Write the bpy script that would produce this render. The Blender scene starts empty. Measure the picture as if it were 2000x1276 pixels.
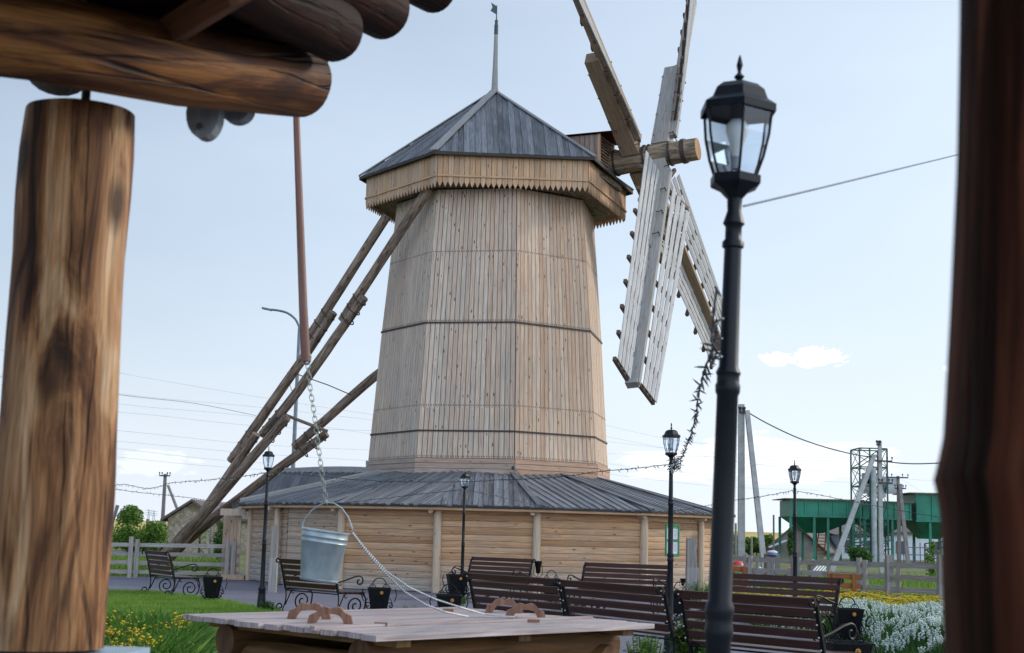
import bpy, math, random
import numpy as np
from mathutils import Vector, Matrix, noise
random.seed(7); rng = np.random.default_rng(7)
D = math.pi/180
V = Vector
S = bpy.context.scene
# ------------------------------------------------------------------ camera
F = 2778.; TH = math.atan(407/F); RL = .024; HC = 1.5
fw = V((0, math.cos(TH), math.sin(TH))); ri = V((1, 0, 0)); up = V((0, -math.sin(TH), math.cos(TH)))
R2 = ri*math.cos(RL)+up*math.sin(RL); U2 = -ri*math.sin(RL)+up*math.cos(RL)
cam = bpy.data.cameras.new('camera'); co = bpy.data.objects.new('camera', cam); S.collection.objects.link(co)
cam.lens = F/2000*36; cam.sensor_width = 36; cam.clip_end = 9000; cam.clip_start = .05
cam.dof.use_dof = True; cam.dof.focus_distance = 34; cam.dof.aperture_fstop = 6.3
M = Matrix((R2, U2, -fw)).transposed().to_4x4(); M.translation = V((0, 0, HC)); co.matrix_world = M
S.camera = co
S.render.resolution_x = 1024; S.render.resolution_y = 653
# ------------------------------------------------------------------ sky, sun, exposure
SUN_EL = 26*D; SUN_AZ = 68*D          # azimuth clockwise from +Y: the sun is to the right, a little beyond the mill
w = bpy.data.worlds.new('World'); S.world = w; w.use_nodes = True
nt = w.node_tree; nt.nodes.clear()
def wn(t, **k):
    n = nt.nodes.new(t)
    for a, b in k.items(): setattr(n, a, b)
    return n
wo = wn('ShaderNodeOutputWorld'); bg = wn('ShaderNodeBackground'); sky = wn('ShaderNodeTexSky')
sky.sky_type = 'NISHITA'; sky.sun_disc = False; sky.sun_elevation = SUN_EL; sky.sun_rotation = SUN_AZ
sky.air_density = 1.0; sky.dust_density = 2.2; sky.ozone_density = 1.5; sky.altitude = 100
tc = wn('ShaderNodeTexCoord'); sx = wn('ShaderNodeSeparateXYZ'); nt.links.new(tc.outputs['Generated'], sx.inputs[0])
# thin high cloud veil that whitens the sky, thicker near the horizon
vr = wn('ShaderNodeMapRange'); vr.inputs['From Min'].default_value = 0.0; vr.inputs['From Max'].default_value = .42
vr.inputs['To Min'].default_value = .90; vr.inputs['To Max'].default_value = .52
nt.links.new(sx.outputs[2], vr.inputs['Value'])
nz = wn('ShaderNodeTexNoise'); nz.inputs['Scale'].default_value = 3.0; nz.inputs['Detail'].default_value = 5
mp = wn('ShaderNodeMapping'); mp.inputs['Scale'].default_value = (1, 1, 3.5)
nt.links.new(tc.outputs['Generated'], mp.inputs[0]); nt.links.new(mp.outputs[0], nz.inputs[0])
nm = wn('ShaderNodeMath', operation='MULTIPLY_ADD'); nm.inputs[1].default_value = .35; nm.inputs[2].default_value = -.17
nt.links.new(nz.outputs[0], nm.inputs[0])
va = wn('ShaderNodeMath', operation='ADD', use_clamp=True)
# the sky is bluer away from the sun (to the left)
vx = wn('ShaderNodeMath', operation='MULTIPLY_ADD'); vx.inputs[1].default_value = .60; vx.inputs[2].default_value = 0.0
nt.links.new(sx.outputs[0], vx.inputs[0]); nt.links.new(vx.outputs[0], va.inputs[1])
va0 = wn('ShaderNodeMath', operation='ADD')
nt.links.new(vr.outputs[0], va0.inputs[0]); nt.links.new(nm.outputs[0], va0.inputs[1]); nt.links.new(va0.outputs[0], va.inputs[0])
mx = wn('ShaderNodeMix', data_type='RGBA'); mx.inputs[7].default_value = (6.7, 7.8, 9.2, 1)
nt.links.new(va.outputs[0], mx.inputs[0]); nt.links.new(sky.outputs[0], mx.inputs[6])
def cloud(prev, px, py, rx, ry, amt, seed):
    d = (fw+R2*(px-1000)/F+U2*(638-py)/F).normalized()
    sub = wn('ShaderNodeVectorMath', operation='SUBTRACT'); sub.inputs[1].default_value = d
    nt.links.new(tc.outputs['Generated'], sub.inputs[0])
    sc = wn('ShaderNodeVectorMath', operation='MULTIPLY'); sc.inputs[1].default_value = (F/rx, F/rx, F/ry)
    nt.links.new(sub.outputs[0], sc.inputs[0])
    ln = wn('ShaderNodeVectorMath', operation='LENGTH'); nt.links.new(sc.outputs[0], ln.inputs[0])
    n2 = wn('ShaderNodeTexNoise'); n2.inputs['Scale'].default_value = 1.6; n2.inputs['Detail'].default_value = 7; n2.inputs['Roughness'].default_value = .62
    ad = wn('ShaderNodeVectorMath', operation='ADD'); ad.inputs[1].default_value = (seed, seed*2, 0)
    nt.links.new(sc.outputs[0], ad.inputs[0]); nt.links.new(ad.outputs[0], n2.inputs[0])
    m1 = wn('ShaderNodeMath', operation='MULTIPLY_ADD'); m1.inputs[1].default_value = -2.2
    nt.links.new(n2.outputs[0], m1.inputs[0]); nt.links.new(ln.outputs[1], m1.inputs[2])
    mr = wn('ShaderNodeMapRange'); mr.inputs['From Min'].default_value = -.15; mr.inputs['From Max'].default_value = -.30
    mr.inputs['To Min'].default_value = 0; mr.inputs['To Max'].default_value = amt
    nt.links.new(m1.outputs[0], mr.inputs['Value'])
    m = wn('ShaderNodeMix', data_type='RGBA'); m.inputs[7].default_value = (12.5, 12.2, 12.0, 1)
    nt.links.new(mr.outputs[0], m.inputs[0]); nt.links.new(prev, m.inputs[6])
    return m.outputs[2]
c_ = cloud(mx.outputs[2], 1596, 698, 52, 22, 1.0, 3)
c_ = cloud(c_, 1520, 702, 40, 14, .8, 5)
c_ = cloud(c_, 1875, 722, 30, 12, .4, 8)
c_ = cloud(c_, 300, 905, 90, 25, .25, 9)
c_ = cloud(c_, 1480, 905, 260, 50, .4, 12)
hz_ = wn('ShaderNodeMapRange'); hz_.inputs['From Min'].default_value = 0.0; hz_.inputs['From Max'].default_value = .16; hz_.inputs['To Min'].default_value = .55; hz_.inputs['To Max'].default_value = 0.
nt.links.new(sx.outputs[2], hz_.inputs['Value'])
hm = wn('ShaderNodeMix', data_type='RGBA'); hm.inputs[7].default_value = (8.1, 8.4, 8.9, 1); nt.links.new(hz_.outputs[0], hm.inputs[0]); nt.links.new(c_, hm.inputs[6]); c_ = hm.outputs[2]
# added fill: sky scaled brighter behind the viewer to light the mill front
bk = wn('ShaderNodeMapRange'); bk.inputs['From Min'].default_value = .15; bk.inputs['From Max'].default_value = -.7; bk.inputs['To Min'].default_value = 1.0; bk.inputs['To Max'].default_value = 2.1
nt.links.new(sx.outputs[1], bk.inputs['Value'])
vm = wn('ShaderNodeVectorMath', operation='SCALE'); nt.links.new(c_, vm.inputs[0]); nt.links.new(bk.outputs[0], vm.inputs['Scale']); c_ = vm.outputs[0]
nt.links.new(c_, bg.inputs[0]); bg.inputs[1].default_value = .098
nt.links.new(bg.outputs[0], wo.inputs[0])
sl = bpy.data.lights.new('sun', 'SUN'); sl.energy = 1.9; sl.angle = 9*D; sl.color = (1, .92, .80)
so = bpy.data.objects.new('sun', sl); S.collection.objects.link(so)
sd_ = V((math.sin(SUN_AZ)*math.cos(SUN_EL), math.cos(SUN_AZ)*math.cos(SUN_EL), math.sin(SUN_EL)))
so.rotation_euler = sd_.to_track_quat('Z', 'Y').to_euler()
S.view_settings.view_transform = 'Standard'; S.view_settings.look = 'None'; S.view_settings.exposure = 0.33; S.view_settings.gamma = 1
# ------------------------------------------------------------------ helpers
def ray(x, y): return fw+R2*(x-1000)/F+U2*(638-y)/F
def atz(x, y, z): v = ray(x, y); return V((0, 0, HC))+v*((z-HC)/v.z)
def aty(x, y, Y): v = ray(x, y); return V((0, 0, HC))+v*(Y/v.y)
def G(x, y): return atz(x, y, 0)
BASE = {}
def thing(name, label, cat, loc=(0, 0, 0), group=None, rz=0):
    o = bpy.data.objects.new(name, None); S.collection.objects.link(o); o.location = loc; o.rotation_euler = (0, 0, rz)
    o.empty_display_size = .2
    o['label'] = label; o['category'] = cat
    if group: o['group'] = group
    BASE[o.name] = V(loc) if rz == 0 else V((0, 0, 0))
    return o
def tag(o, label=None, cat=None, group=None, kind=None):
    for k, v in (('label', label), ('category', cat), ('group', group), ('kind', kind)):
        if v: o[k] = v
    return o
def copy_tree(o, parent=None):
    c = o.copy(); S.collection.objects.link(c); c.parent = parent
    for ch in list(o.children): copy_tree(ch, c)
    return c
class MB:
    def __init__(s): s.v = []; s.f = []; s.uv = []; s.m = []; s.r = []; s.w = []
    def face(s, pts, uv=None, m=0, r=0., w=0.):
        i = len(s.v); s.v += [tuple(p) for p in pts]; s.f.append(tuple(range(i, i+len(pts))))
        s.uv.append(uv or [(p[0], p[2]) for p in pts]); s.m.append(m); s.r.append(r); s.w.append(w)
    def idx(s, ids, uv, m=0, r=0., w=0.): s.f.append(tuple(ids)); s.uv.append(uv); s.m.append(m); s.r.append(r); s.w.append(w)
    def beam(s, p0, p1, W, T, W1=None, m=0, r=None, w=0., T1=None, ends=True):
        """box from p0 to p1 with full width vector W and thickness vector T"""
        p0, p1, W, T = V(p0), V(p1), V(W), V(T); W1 = V(W1) if W1 is not None else W; T1 = V(T1) if T1 is not None else T
        if r is None: r = random.random()
        i = len(s.v)
        for p, ww, tt in ((p0, W, T), (p1, W1, T1)):
            for a, b in ((-1, -1), (1, -1), (1, 1), (-1, 1)): s.v.append(tuple(p+ww*(a*.5)+tt*(b*.5)))
        L = (p1-p0).length; lw = W.length; lt = T.length
        for k in range(4):
            a, b = k, (k+1) % 4; ww = lw if k % 2 == 0 else lt; o = k*.37
            s.idx((i+a, i+b, i+4+b, i+4+a), [(o, 0), (o+ww, 0), (o+ww, L), (o, L)], m, r, w)
        if ends:
            s.idx((i+3, i+2, i+1, i), [(0, 0), (lw, 0), (lw, .02), (0, .02)], m, r, w)
            s.idx((i+4, i+5, i+6, i+7), [(0, 0), (lw, 0), (lw, .02), (0, .02)], m, r, w)
    def box(s, c, sx, sy, sz, m=0, r=None, w=0., rz=0):
        c = V(c); X = V((math.cos(rz), math.sin(rz), 0)); Y = V((-math.sin(rz), math.cos(rz), 0))
        s.beam(c-V((0, 0, sz/2)), c+V((0, 0, sz/2)), X*sx, Y*sy, m=m, r=r, w=w)
    def tube(s, path, rad, n=8, m=0, r=None, w=0., caps=True, wob=0., closed=False, capm=None):
        P = [V(p) for p in path]
        if r is None: r = random.random()
        N = len(P); R = rad if isinstance(rad, (list, tuple)) else [rad]*N
        t0 = (P[1]-P[0]).normalized(); ref = V((0, 0, 1)) if abs(t0.z) < .9 else V((1, 0, 0))
        a = t0.cross(ref).normalized(); i0 = len(s.v); L = 0; Ls = []
        for k in range(N):
            if closed: t = (P[(k+1) % N]-P[k-1]).normalized()
            else: t = (P[min(k+1, N-1)]-P[max(k-1, 0)]).normalized()
            a = (a-t*a.dot(t)).normalized(); b = t.cross(a)
            if k: L += (P[k]-P[k-1]).length
            Ls.append(L)
            for j in range(n):
                an = 2*math.pi*j/n; rr = R[k]
                if wob: rr *= 1+wob*noise.noise(V((math.cos(an)*1.3+r*50, math.sin(an)*1.3, L*1.1)))
                s.v.append(tuple(P[k]+(a*math.cos(an)+b*math.sin(an))*rr))
        rm = max(R); Ls.append(L+((P[0]-P[-1]).length if closed else 0))
        for k in range(N if closed else N-1):
            for j in range(n):
                j2 = (j+1) % n; k2 = (k+1) % N; u0 = 2*math.pi*rm*j/n; u1 = 2*math.pi*rm*(j+1)/n
                s.idx((i0+k*n+j, i0+k*n+j2, i0+k2*n+j2, i0+k2*n+j), [(u0, Ls[k]), (u1, Ls[k]), (u1, Ls[k+1]), (u0, Ls[k+1])], m, r, w)
        if caps and not closed:
            cm = m if capm is None else capm
            for base, k, fl in ((i0, 0, True), (i0+(N-1)*n, N-1, False)):
                ids = [base+j for j in range(n)]; uv = [(math.cos(2*math.pi*j/n)*R[k], math.sin(2*math.pi*j/n)*R[k]) for j in range(n)]
                if fl: ids = ids[::-1]; uv = uv[::-1]
                s.idx(ids, uv, cm, r, w)
    def lathe(s, prof, n=24, c=(0, 0, 0), m=0, r=0., ph=0., wob=0., cap=False, axis=None):
        c = V(c); i0 = len(s.v); N = len(prof); Ls = [0]
        for k in range(1, N): Ls.append(Ls[-1]+math.hypot(prof[k][0]-prof[k-1][0], prof[k][1]-prof[k-1][1]))
        for k, (rr, z) in enumerate(prof):
            for j in range(n):
                an = 2*math.pi*j/n+ph; q = rr
                if wob: q *= 1+wob*noise.noise(V((math.cos(an)*1.4+r*31, math.sin(an)*1.4, z*1.7)))
                s.v.append((c.x+q*math.cos(an), c.y+q*math.sin(an), c.z+z))
        rm = max(p[0] for p in prof)
        for k in range(N-1):
            for j in range(n):
                j2 = (j+1) % n; u0 = 2*math.pi*rm*j/n; u1 = 2*math.pi*rm*(j+1)/n
                s.idx((i0+k*n+j, i0+k*n+j2, i0+(k+1)*n+j2, i0+(k+1)*n+j), [(u0, Ls[k]), (u1, Ls[k]), (u1, Ls[k+1]), (u0, Ls[k+1])], m, r)
        if cap:
            s.idx([i0+j for j in range(n)][::-1], [(0, 0)]*n, m, r); s.idx([i0+(N-1)*n+j for j in range(n)], [(0, 0)]*n, m, r)
    def ball(s, c, rx, ry=None, rz=None, n=12, m=0, r=0.):
        ry = ry or rx; rz = rz or rx; i0 = len(s.v); K = n//2
        for k in range(K+1):
            t = math.pi*k/K
            for j in range(n):
                a = 2*math.pi*j/n; s.v.append((c[0]+rx*math.sin(t)*math.cos(a), c[1]+ry*math.sin(t)*math.sin(a), c[2]-rz*math.cos(t)))
        for k in range(K):
            for j in range(n):
                j2 = (j+1) % n; s.idx((i0+k*n+j, i0+k*n+j2, i0+(k+1)*n+j2, i0+(k+1)*n+j), [(0, 0)]*4, m, r)
    def build(s, name, mats, parent=None, smooth=False, root=None):
        if not isinstance(mats, (list, tuple)): mats = [mats]
        me = bpy.data.meshes.new(name); off = V((0, 0, 0))
        if parent is not None: off = BASE.get(parent.name, V((0, 0, 0)))
        vs = np.array(s.v, dtype=np.float64)-np.array(off)
        me.from_pydata(vs.tolist(), [], s.f)
        me.polygons.foreach_set('material_index', s.m)
        ul = me.uv_layers.new(name='UVMap'); ul.data.foreach_set('uv', np.array([c for f in s.uv for p in f for c in p], dtype=np.float32))
        at = me.attributes.new('rnd', 'FLOAT', 'FACE'); at.data.foreach_set('value', np.array(s.r, dtype=np.float32))
        at = me.attributes.new('wx', 'FLOAT', 'FACE'); at.data.foreach_set('value', np.array(s.w, dtype=np.float32))
        for m_ in mats: me.materials.append(m_)
        if smooth:
            me.polygons.foreach_set('use_smooth', [True]*len(s.f)); me.update()
            try: me.set_sharp_from_angle(angle=45*D)
            except Exception: pass
        me.update()
        o = bpy.data.objects.new(name, me); S.collection.objects.link(o)
        if parent is not None: o.parent = parent; BASE[o.name] = off
        return o
def catmull(pts, n=10):
    P = [pts[0]]+list(pts)+[pts[-1]]; out = []
    for i in range(1, len(P)-2):
        for k in range(n):
            t = k/n; a, b_, c, d = P[i-1], P[i], P[i+1], P[i+2]
            out.append(.5*((2*b_)+(c-a)*t+(2*a-5*b_+4*c-d)*t*t+(3*b_-a-3*c+d)*t**3))
    out.append(pts[-1]); return out
# ------------------------------------------------------------------ materials
def mat(name):
    m = bpy.data.materials.new(name); m.use_nodes = True; nt = m.node_tree; b = nt.nodes['Principled BSDF']; return m, nt, b
def N(nt, t, ins=None, **k):
    n = nt.nodes.new(t)
    for a, b in k.items(): setattr(n, a, b)
    for a, b in (ins or {}).items():
        if hasattr(b, 'is_linked') or isinstance(b, bpy.types.NodeSocket): nt.links.new(b, n.inputs[a])
        else: n.inputs[a].default_value = b
    return n
def ramp(nt, fac, stops, interp='LINEAR'):
    n = nt.nodes.new('ShaderNodeValToRGB'); cr = n.color_ramp; cr.interpolation = interp
    while len(cr.elements) < len(stops): cr.elements.new(.5)
    for e, (p, c) in zip(cr.elements, stops): e.position = p; e.color = (*c, 1) if len(c) == 3 else c
    nt.links.new(fac, n.inputs[0]); return n.outputs[0]
def mixc(nt, fac, a, b, blend='MIX'):
    n = nt.nodes.new('ShaderNodeMix'); n.data_type = 'RGBA'; n.blend_type = blend
    for i, x in ((0, fac), (6, a), (7, b)):
        if isinstance(x, bpy.types.NodeSocket): nt.links.new(x, n.inputs[i])
        else: n.inputs[i].default_value = x if i == 0 else (*x, 1)
    return n.outputs[2]
def mth(nt, op, a, b=0., c=0., clamp=False):
    n = nt.nodes.new('ShaderNodeMath'); n.operation = op; n.use_clamp = clamp
    for i, x in enumerate((a, b, c)):
        if isinstance(x, bpy.types.NodeSocket): nt.links.new(x, n.inputs[i])
        else: n.inputs[i].default_value = x
    return n.outputs[0]
def wood(name, cols, grey=(.27, .27, .29), gmix=0., rough=.75, knots=.6, bump=.25, dark=.55, gs=38, streak=0., ks=1.0, spec=.25, sfreq=14., slo=.5, shi=.72, stain=0.):
    m, nt, b = mat(name)
    uv = N(nt, 'ShaderNodeUVMap', uv_map='UVMap').outputs[0]
    rn = N(nt, 'ShaderNodeAttribute', attribute_name='rnd').outputs['Fac']; wx = N(nt, 'ShaderNodeAttribute', attribute_name='wx').outputs['Fac']
    sp = N(nt, 'ShaderNodeSeparateXYZ', {0: uv})
    u, v = sp.outputs[0], sp.outputs[1]
    def vec(su, sv, o): return N(nt, 'ShaderNodeCombineXYZ', {0: mth(nt, 'MULTIPLY_ADD', u, su, 0), 1: mth(nt, 'MULTIPLY_ADD', v, sv, 0), 2: mth(nt, 'MULTIPLY', rn, o)}).outputs[0]
    g = N(nt, 'ShaderNodeTexNoise', {'Vector': vec(gs, 1.6, 91.), 'Scale': 1., 'Detail': 4., 'Roughness': .6, 'Distortion': .5}).outputs[0]
    bl = N(nt, 'ShaderNodeTexNoise', {'Vector': vec(4, 1.1, 57.), 'Scale': 1., 'Detail': 3.}).outputs[0]
    kv = N(nt, 'ShaderNodeTexVoronoi', {'Vector': vec(7*ks, 2.4*ks, 133.), 'Scale': 1., 'Randomness': 1.}).outputs['Distance']
    n = len(cols); base = ramp(nt, rn, [(i/(n-1) if n > 1 else 0, c) for i, c in enumerate(cols)])
    gf = N(nt, 'ShaderNodeMapRange', {'Value': g, 'From Min': .32, 'From Max': .68, 'To Min': dark, 'To Max': 1.12}).outputs[0]
    base = mixc(nt, 1., base, N(nt, 'ShaderNodeCombineColor', {0: gf, 1: gf, 2: gf}).outputs[0], 'MULTIPLY')
    bf = N(nt, 'ShaderNodeMapRange', {'Value': bl, 'From Min': .42, 'From Max': .7, 'To Min': 0., 'To Max': 1.}).outputs[0]
    gm = mth(nt, 'ADD', mth(nt, 'MULTIPLY', bf, gmix), wx, clamp=True)
    g3 = mixc(nt, 1., grey, N(nt, 'ShaderNodeCombineColor', {0: gf, 1: gf, 2: gf}).outputs[0], 'MULTIPLY')
    base = mixc(nt, gm, base, g3)
    if streak:
        st = N(nt, 'ShaderNodeTexNoise', {'Vector': vec(sfreq, .8, 17.), 'Scale': 1., 'Detail': 3.}).outputs[0]
        sf = N(nt, 'ShaderNodeMapRange', {'Value': st, 'From Min': slo, 'From Max': shi, 'To Min': 0., 'To Max': streak}).outputs[0]
        base = mixc(nt, sf, base, (.05, .028, .018))
    if stain:
        oc_ = N(nt, 'ShaderNodeTexCoord').outputs['Object']; mpn = N(nt, 'ShaderNodeMapping', {'Vector': oc_, 'Scale': (1.6, 1.6, .28)})
        sn = N(nt, 'ShaderNodeTexNoise', {'Vector': mpn.outputs[0], 'Scale': 1., 'Detail': 6., 'Roughness': .65}).outputs[0]
        sf2 = N(nt, 'ShaderNodeMapRange', {'Value': sn, 'From Min': .45, 'From Max': .68, 'To Min': 0., 'To Max': stain}).outputs[0]
        base = mixc(nt, sf2, base, tuple(x*.62 for x in grey))
    kf = N(nt, 'ShaderNodeMapRange', {'Value': kv, 'From Min': .08, 'From Max': .15, 'To Min': knots, 'To Max': 0.}).outputs[0]
    base = mixc(nt, kf, base, (.07, .04, .03))
    nt.links.new(base, b.inputs['Base Color']); b.inputs['Roughness'].default_value = rough; b.inputs['Specular IOR Level'].default_value = spec
    if bump:
        bn = N(nt, 'ShaderNodeBump', {'Height': g, 'Strength': bump, 'Distance': .01}); nt.links.new(bn.outputs[0], b.inputs['Normal'])
    return m
def plain(name, col, rough=.5, metal=0., var=.25, scale=6., bump=0., spec=.5, col2=None, coat=0.):
    m, nt, b = mat(name)
    tco = N(nt, 'ShaderNodeTexCoord').outputs['Object']
    n = N(nt, 'ShaderNodeTexNoise', {'Vector': tco, 'Scale': scale, 'Detail': 5., 'Roughness': .6}).outputs[0]
    c2 = col2 or tuple(x*(1-var) for x in col)
    c1 = tuple(min(1, x*(1+var*.5)) for x in col)
    base = ramp(nt, n, [(.3, c2), (.7, c1)])
    nt.links.new(base, b.inputs['Base Color']); b.inputs['Roughness'].default_value = rough; b.inputs['Metallic'].default_value = metal
    b.inputs['Specular IOR Level'].default_value = spec; b.inputs['Coat Weight'].default_value = coat
    r_ = N(nt, 'ShaderNodeMapRange', {'Value': n, 'To Min': max(0, rough-.1), 'To Max': min(1, rough+.12)}); nt.links.new(r_.outputs[0], b.inputs['Roughness'])
    if bump:
        bn = N(nt, 'ShaderNodeBump', {'Height': n, 'Strength': bump, 'Distance': .02}); nt.links.new(bn.outputs[0], b.inputs['Normal'])
    return m
def leafmat(name, cols, rough=.6, trans=.25):
    m, nt, b = mat(name)
    rn = N(nt, 'ShaderNodeAttribute', attribute_name='rnd').outputs['Fac']
    n = len(cols); base = ramp(nt, rn, [(i/max(1, n-1), c) for i, c in enumerate(cols)])
    nt.links.new(base, b.inputs['Base Color']); b.inputs['Roughness'].default_value = rough; b.inputs['Specular IOR Level'].default_value = .25
    t = N(nt, 'ShaderNodeBsdfTranslucent', {0: base}); ms = N(nt, 'ShaderNodeMixShader', {0: trans, 1: b.outputs[0], 2: t.outputs[0]})
    nt.links.new(ms.outputs[0], nt.nodes['Material Output'].inputs[0]); return m
MT = {}
def fglog(name, stops, crack=.8, rough=.6, spec=.2, fine=85., blot=9., vb=1.5, knot=.9, gl=.5):
    """peeled log seen close: blotched heartwood, fine grain, long drying cracks, knots with rings"""
    m, nt, b = mat(name); sp = N(nt, 'ShaderNodeSeparateXYZ', {0: N(nt, 'ShaderNodeUVMap', uv_map='UVMap').outputs[0]}); u, v = sp.outputs[0], sp.outputs[1]
    rn = N(nt, 'ShaderNodeAttribute', attribute_name='rnd').outputs['Fac']
    def vec(su, sv, o): return N(nt, 'ShaderNodeCombineXYZ', {0: mth(nt, 'MULTIPLY', u, su), 1: mth(nt, 'MULTIPLY', v, sv), 2: mth(nt, 'MULTIPLY', rn, o)}).outputs[0]
    bl = N(nt, 'ShaderNodeTexNoise', {'Vector': vec(blot, vb, 31.), 'Scale': 1., 'Detail': 7., 'Roughness': .62, 'Distortion': 1.2}).outputs[0]
    base = ramp(nt, bl, stops)
    g = N(nt, 'ShaderNodeTexNoise', {'Vector': vec(fine, 2.2, 11.), 'Scale': 1., 'Detail': 5., 'Roughness': .7, 'Distortion': .8}).outputs[0]
    gf = N(nt, 'ShaderNodeMapRange', {'Value': g, 'From Min': .35, 'From Max': .65, 'To Min': gl, 'To Max': 1.18}).outputs[0]
    base = mixc(nt, 1., base, N(nt, 'ShaderNodeCombineColor', {0: gf, 1: gf, 2: gf}).outputs[0], 'MULTIPLY')
    wv = N(nt, 'ShaderNodeTexNoise', {'Vector': vec(3., 1.5, 5.), 'Scale': 1., 'Detail': 3.}).outputs[0]
    cu = mth(nt, 'ADD', mth(nt, 'MULTIPLY', u, 13.), mth(nt, 'MULTIPLY', wv, 1.6)); cvec = N(nt, 'ShaderNodeCombineXYZ', {0: cu, 1: mth(nt, 'MULTIPLY', v, .9), 2: 0.}).outputs[0]
    ce = N(nt, 'ShaderNodeTexVoronoi', {'Vector': cvec, 'Scale': 1.}, feature='DISTANCE_TO_EDGE').outputs[0]
    cf = N(nt, 'ShaderNodeMapRange', {'Value': ce, 'From Min': .012, 'From Max': .05, 'To Min': crack, 'To Max': 0.}).outputs[0]
    msk = N(nt, 'ShaderNodeMapRange', {'Value': bl, 'From Min': .42, 'From Max': .55, 'To Min': 1., 'To Max': .15}).outputs[0]; cf = mth(nt, 'MULTIPLY', cf, msk)
    base = mixc(nt, cf, base, (.018, .009, .005))
    kv = N(nt, 'ShaderNodeTexVoronoi', {'Vector': vec(4.2, 2.1, 77.), 'Scale': 1., 'Randomness': 1.}).outputs['Distance']
    kf = N(nt, 'ShaderNodeMapRange', {'Value': kv, 'From Min': .10, 'From Max': .22, 'To Min': knot, 'To Max': 0.}).outputs[0]
    base = mixc(nt, kf, base, (.045, .018, .008))
    nt.links.new(base, b.inputs['Base Color']); b.inputs['Roughness'].default_value = rough; b.inputs['Specular IOR Level'].default_value = spec
    hh = mth(nt, 'ADD', mth(nt, 'MULTIPLY', g, .5), mth(nt, 'MULTIPLY', cf, -1.5)); bn = N(nt, 'ShaderNodeBump', {'Height': hh, 'Strength': .7, 'Distance': .008}); nt.links.new(bn.outputs[0], b.inputs['Normal']); return m
MT['tower'] = wood('tower_boards', [(.66, .465, .335), (.61, .41, .28), (.68, .51, .385), (.55, .35, .23), (.66, .475, .345), (.53, .35, .245), (.64, .485, .37), (.70, .54, .42)], grey=(.52, .46, .41), gmix=.3, knots=.95, dark=.66, stain=.35, bump=.12, ks=.95, gs=30)
MT['cap'] = wood('cap_boards', [(.60, .375, .22), (.53, .315, .17), (.63, .42, .26), (.45, .25, .13), (.58, .375, .235)], grey=(.44, .39, .34), gmix=.15, knots=.85, dark=.70, stain=.25, bump=.12, ks=.95, gs=30)
MT['annex'] = wood('annex_boards', [(.57, .34, .185), (.48, .265, .13), (.62, .40, .24), (.39, .205, .095), (.58, .36, .205)], grey=(.42, .375, .33), gmix=.2, knots=.85, dark=.62, stain=.3, bump=.2, gs=34)
MT['post'] = wood('peeled_log', [(.56, .44, .32), (.50, .37, .26)], knots=.4, dark=.8, gmix=.3, grey=(.38, .35, .31))
MT['shingle'] = wood('grey_roof_boards', [(.13, .145, .175), (.21, .23, .265), (.10, .105, .12), (.255, .27, .30), (.16, .165, .18), (.075, .08, .095), (.21, .225, .255)], gmix=.5, grey=(.24, .25, .27), knots=.7, dark=.42, bump=.3, rough=.62, spec=.45, streak=.35, slo=.52)
MT['ridge'] = wood('weathered_ridge_boards', [(.32, .31, .30), (.27, .27, .28), (.35, .33, .31)], knots=.5, dark=.7)
MT['sail'] = wood('bleached_sail_slats', [(.50, .48, .47), (.40, .39, .39), (.56, .54, .52)], knots=.6, dark=.6, bump=.1, ks=.8)
MT['sailbeam'] = wood('weathered_sail_beam', [(.29, .275, .26), (.35, .335, .32), (.23, .22, .205)], knots=.5, dark=.65, gmix=.3, grey=(.30, .24, .19))
MT['sailbrown'] = wood('brown_sail_beam', [(.30, .20, .13), (.34, .24, .16), (.26, .17, .11)], knots=.5, dark=.6, gmix=.2)
MT['barwood'] = wood('dark_crossbar', [(.11, .075, .055), (.14, .10, .075)], knots=.2, dark=.6)
MT['shaft'] = fglog('weathered_shaft_log', [(.30, (.09, .075, .06)), (.44, (.20, .165, .13)), (.56, (.32, .23, .15)), (.70, (.36, .29, .21))], blot=5., vb=1.2, fine=40., crack=.9, knot=.4, gl=.5)
MT['prop'] = fglog('weathered_prop_log', [(.30, (.075, .055, .045)), (.44, (.18, .13, .10)), (.56, (.29, .21, .155)), (.70, (.34, .29, .25))], blot=7., vb=1.1, fine=45., crack=.7, knot=.7, gl=.6)
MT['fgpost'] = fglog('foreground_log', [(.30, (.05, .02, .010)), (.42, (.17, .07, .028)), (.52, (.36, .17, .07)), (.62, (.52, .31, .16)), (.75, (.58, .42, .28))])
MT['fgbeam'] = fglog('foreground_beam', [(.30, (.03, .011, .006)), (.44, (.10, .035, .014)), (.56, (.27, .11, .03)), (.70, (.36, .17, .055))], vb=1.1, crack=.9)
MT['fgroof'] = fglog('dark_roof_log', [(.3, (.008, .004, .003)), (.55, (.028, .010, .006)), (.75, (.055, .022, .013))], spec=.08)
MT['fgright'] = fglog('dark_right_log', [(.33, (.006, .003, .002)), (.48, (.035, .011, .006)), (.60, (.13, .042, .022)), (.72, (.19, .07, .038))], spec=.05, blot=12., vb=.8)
MT['fgrafter'] = wood('rafter_wood', [(.16, .065, .03)]*2, knots=.3, dark=.5)
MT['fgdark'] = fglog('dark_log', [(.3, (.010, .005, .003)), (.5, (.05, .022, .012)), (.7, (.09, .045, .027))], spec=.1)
MT['fence'] = wood('fence_boards', [(.33, .29, .26), (.39, .35, .32), (.27, .245, .225), (.35, .29, .25)], gmix=.5, grey=(.28, .285, .285), knots=.4, dark=.6)
MT['lid'] = wood('lid_planks', [(.44, .31, .29), (.52, .41, .39), (.34, .22, .20), (.46, .36, .36)], gmix=.6, grey=(.43, .38, .375), knots=.7, dark=.45, rough=.5, spec=.5, stain=.5)
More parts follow.
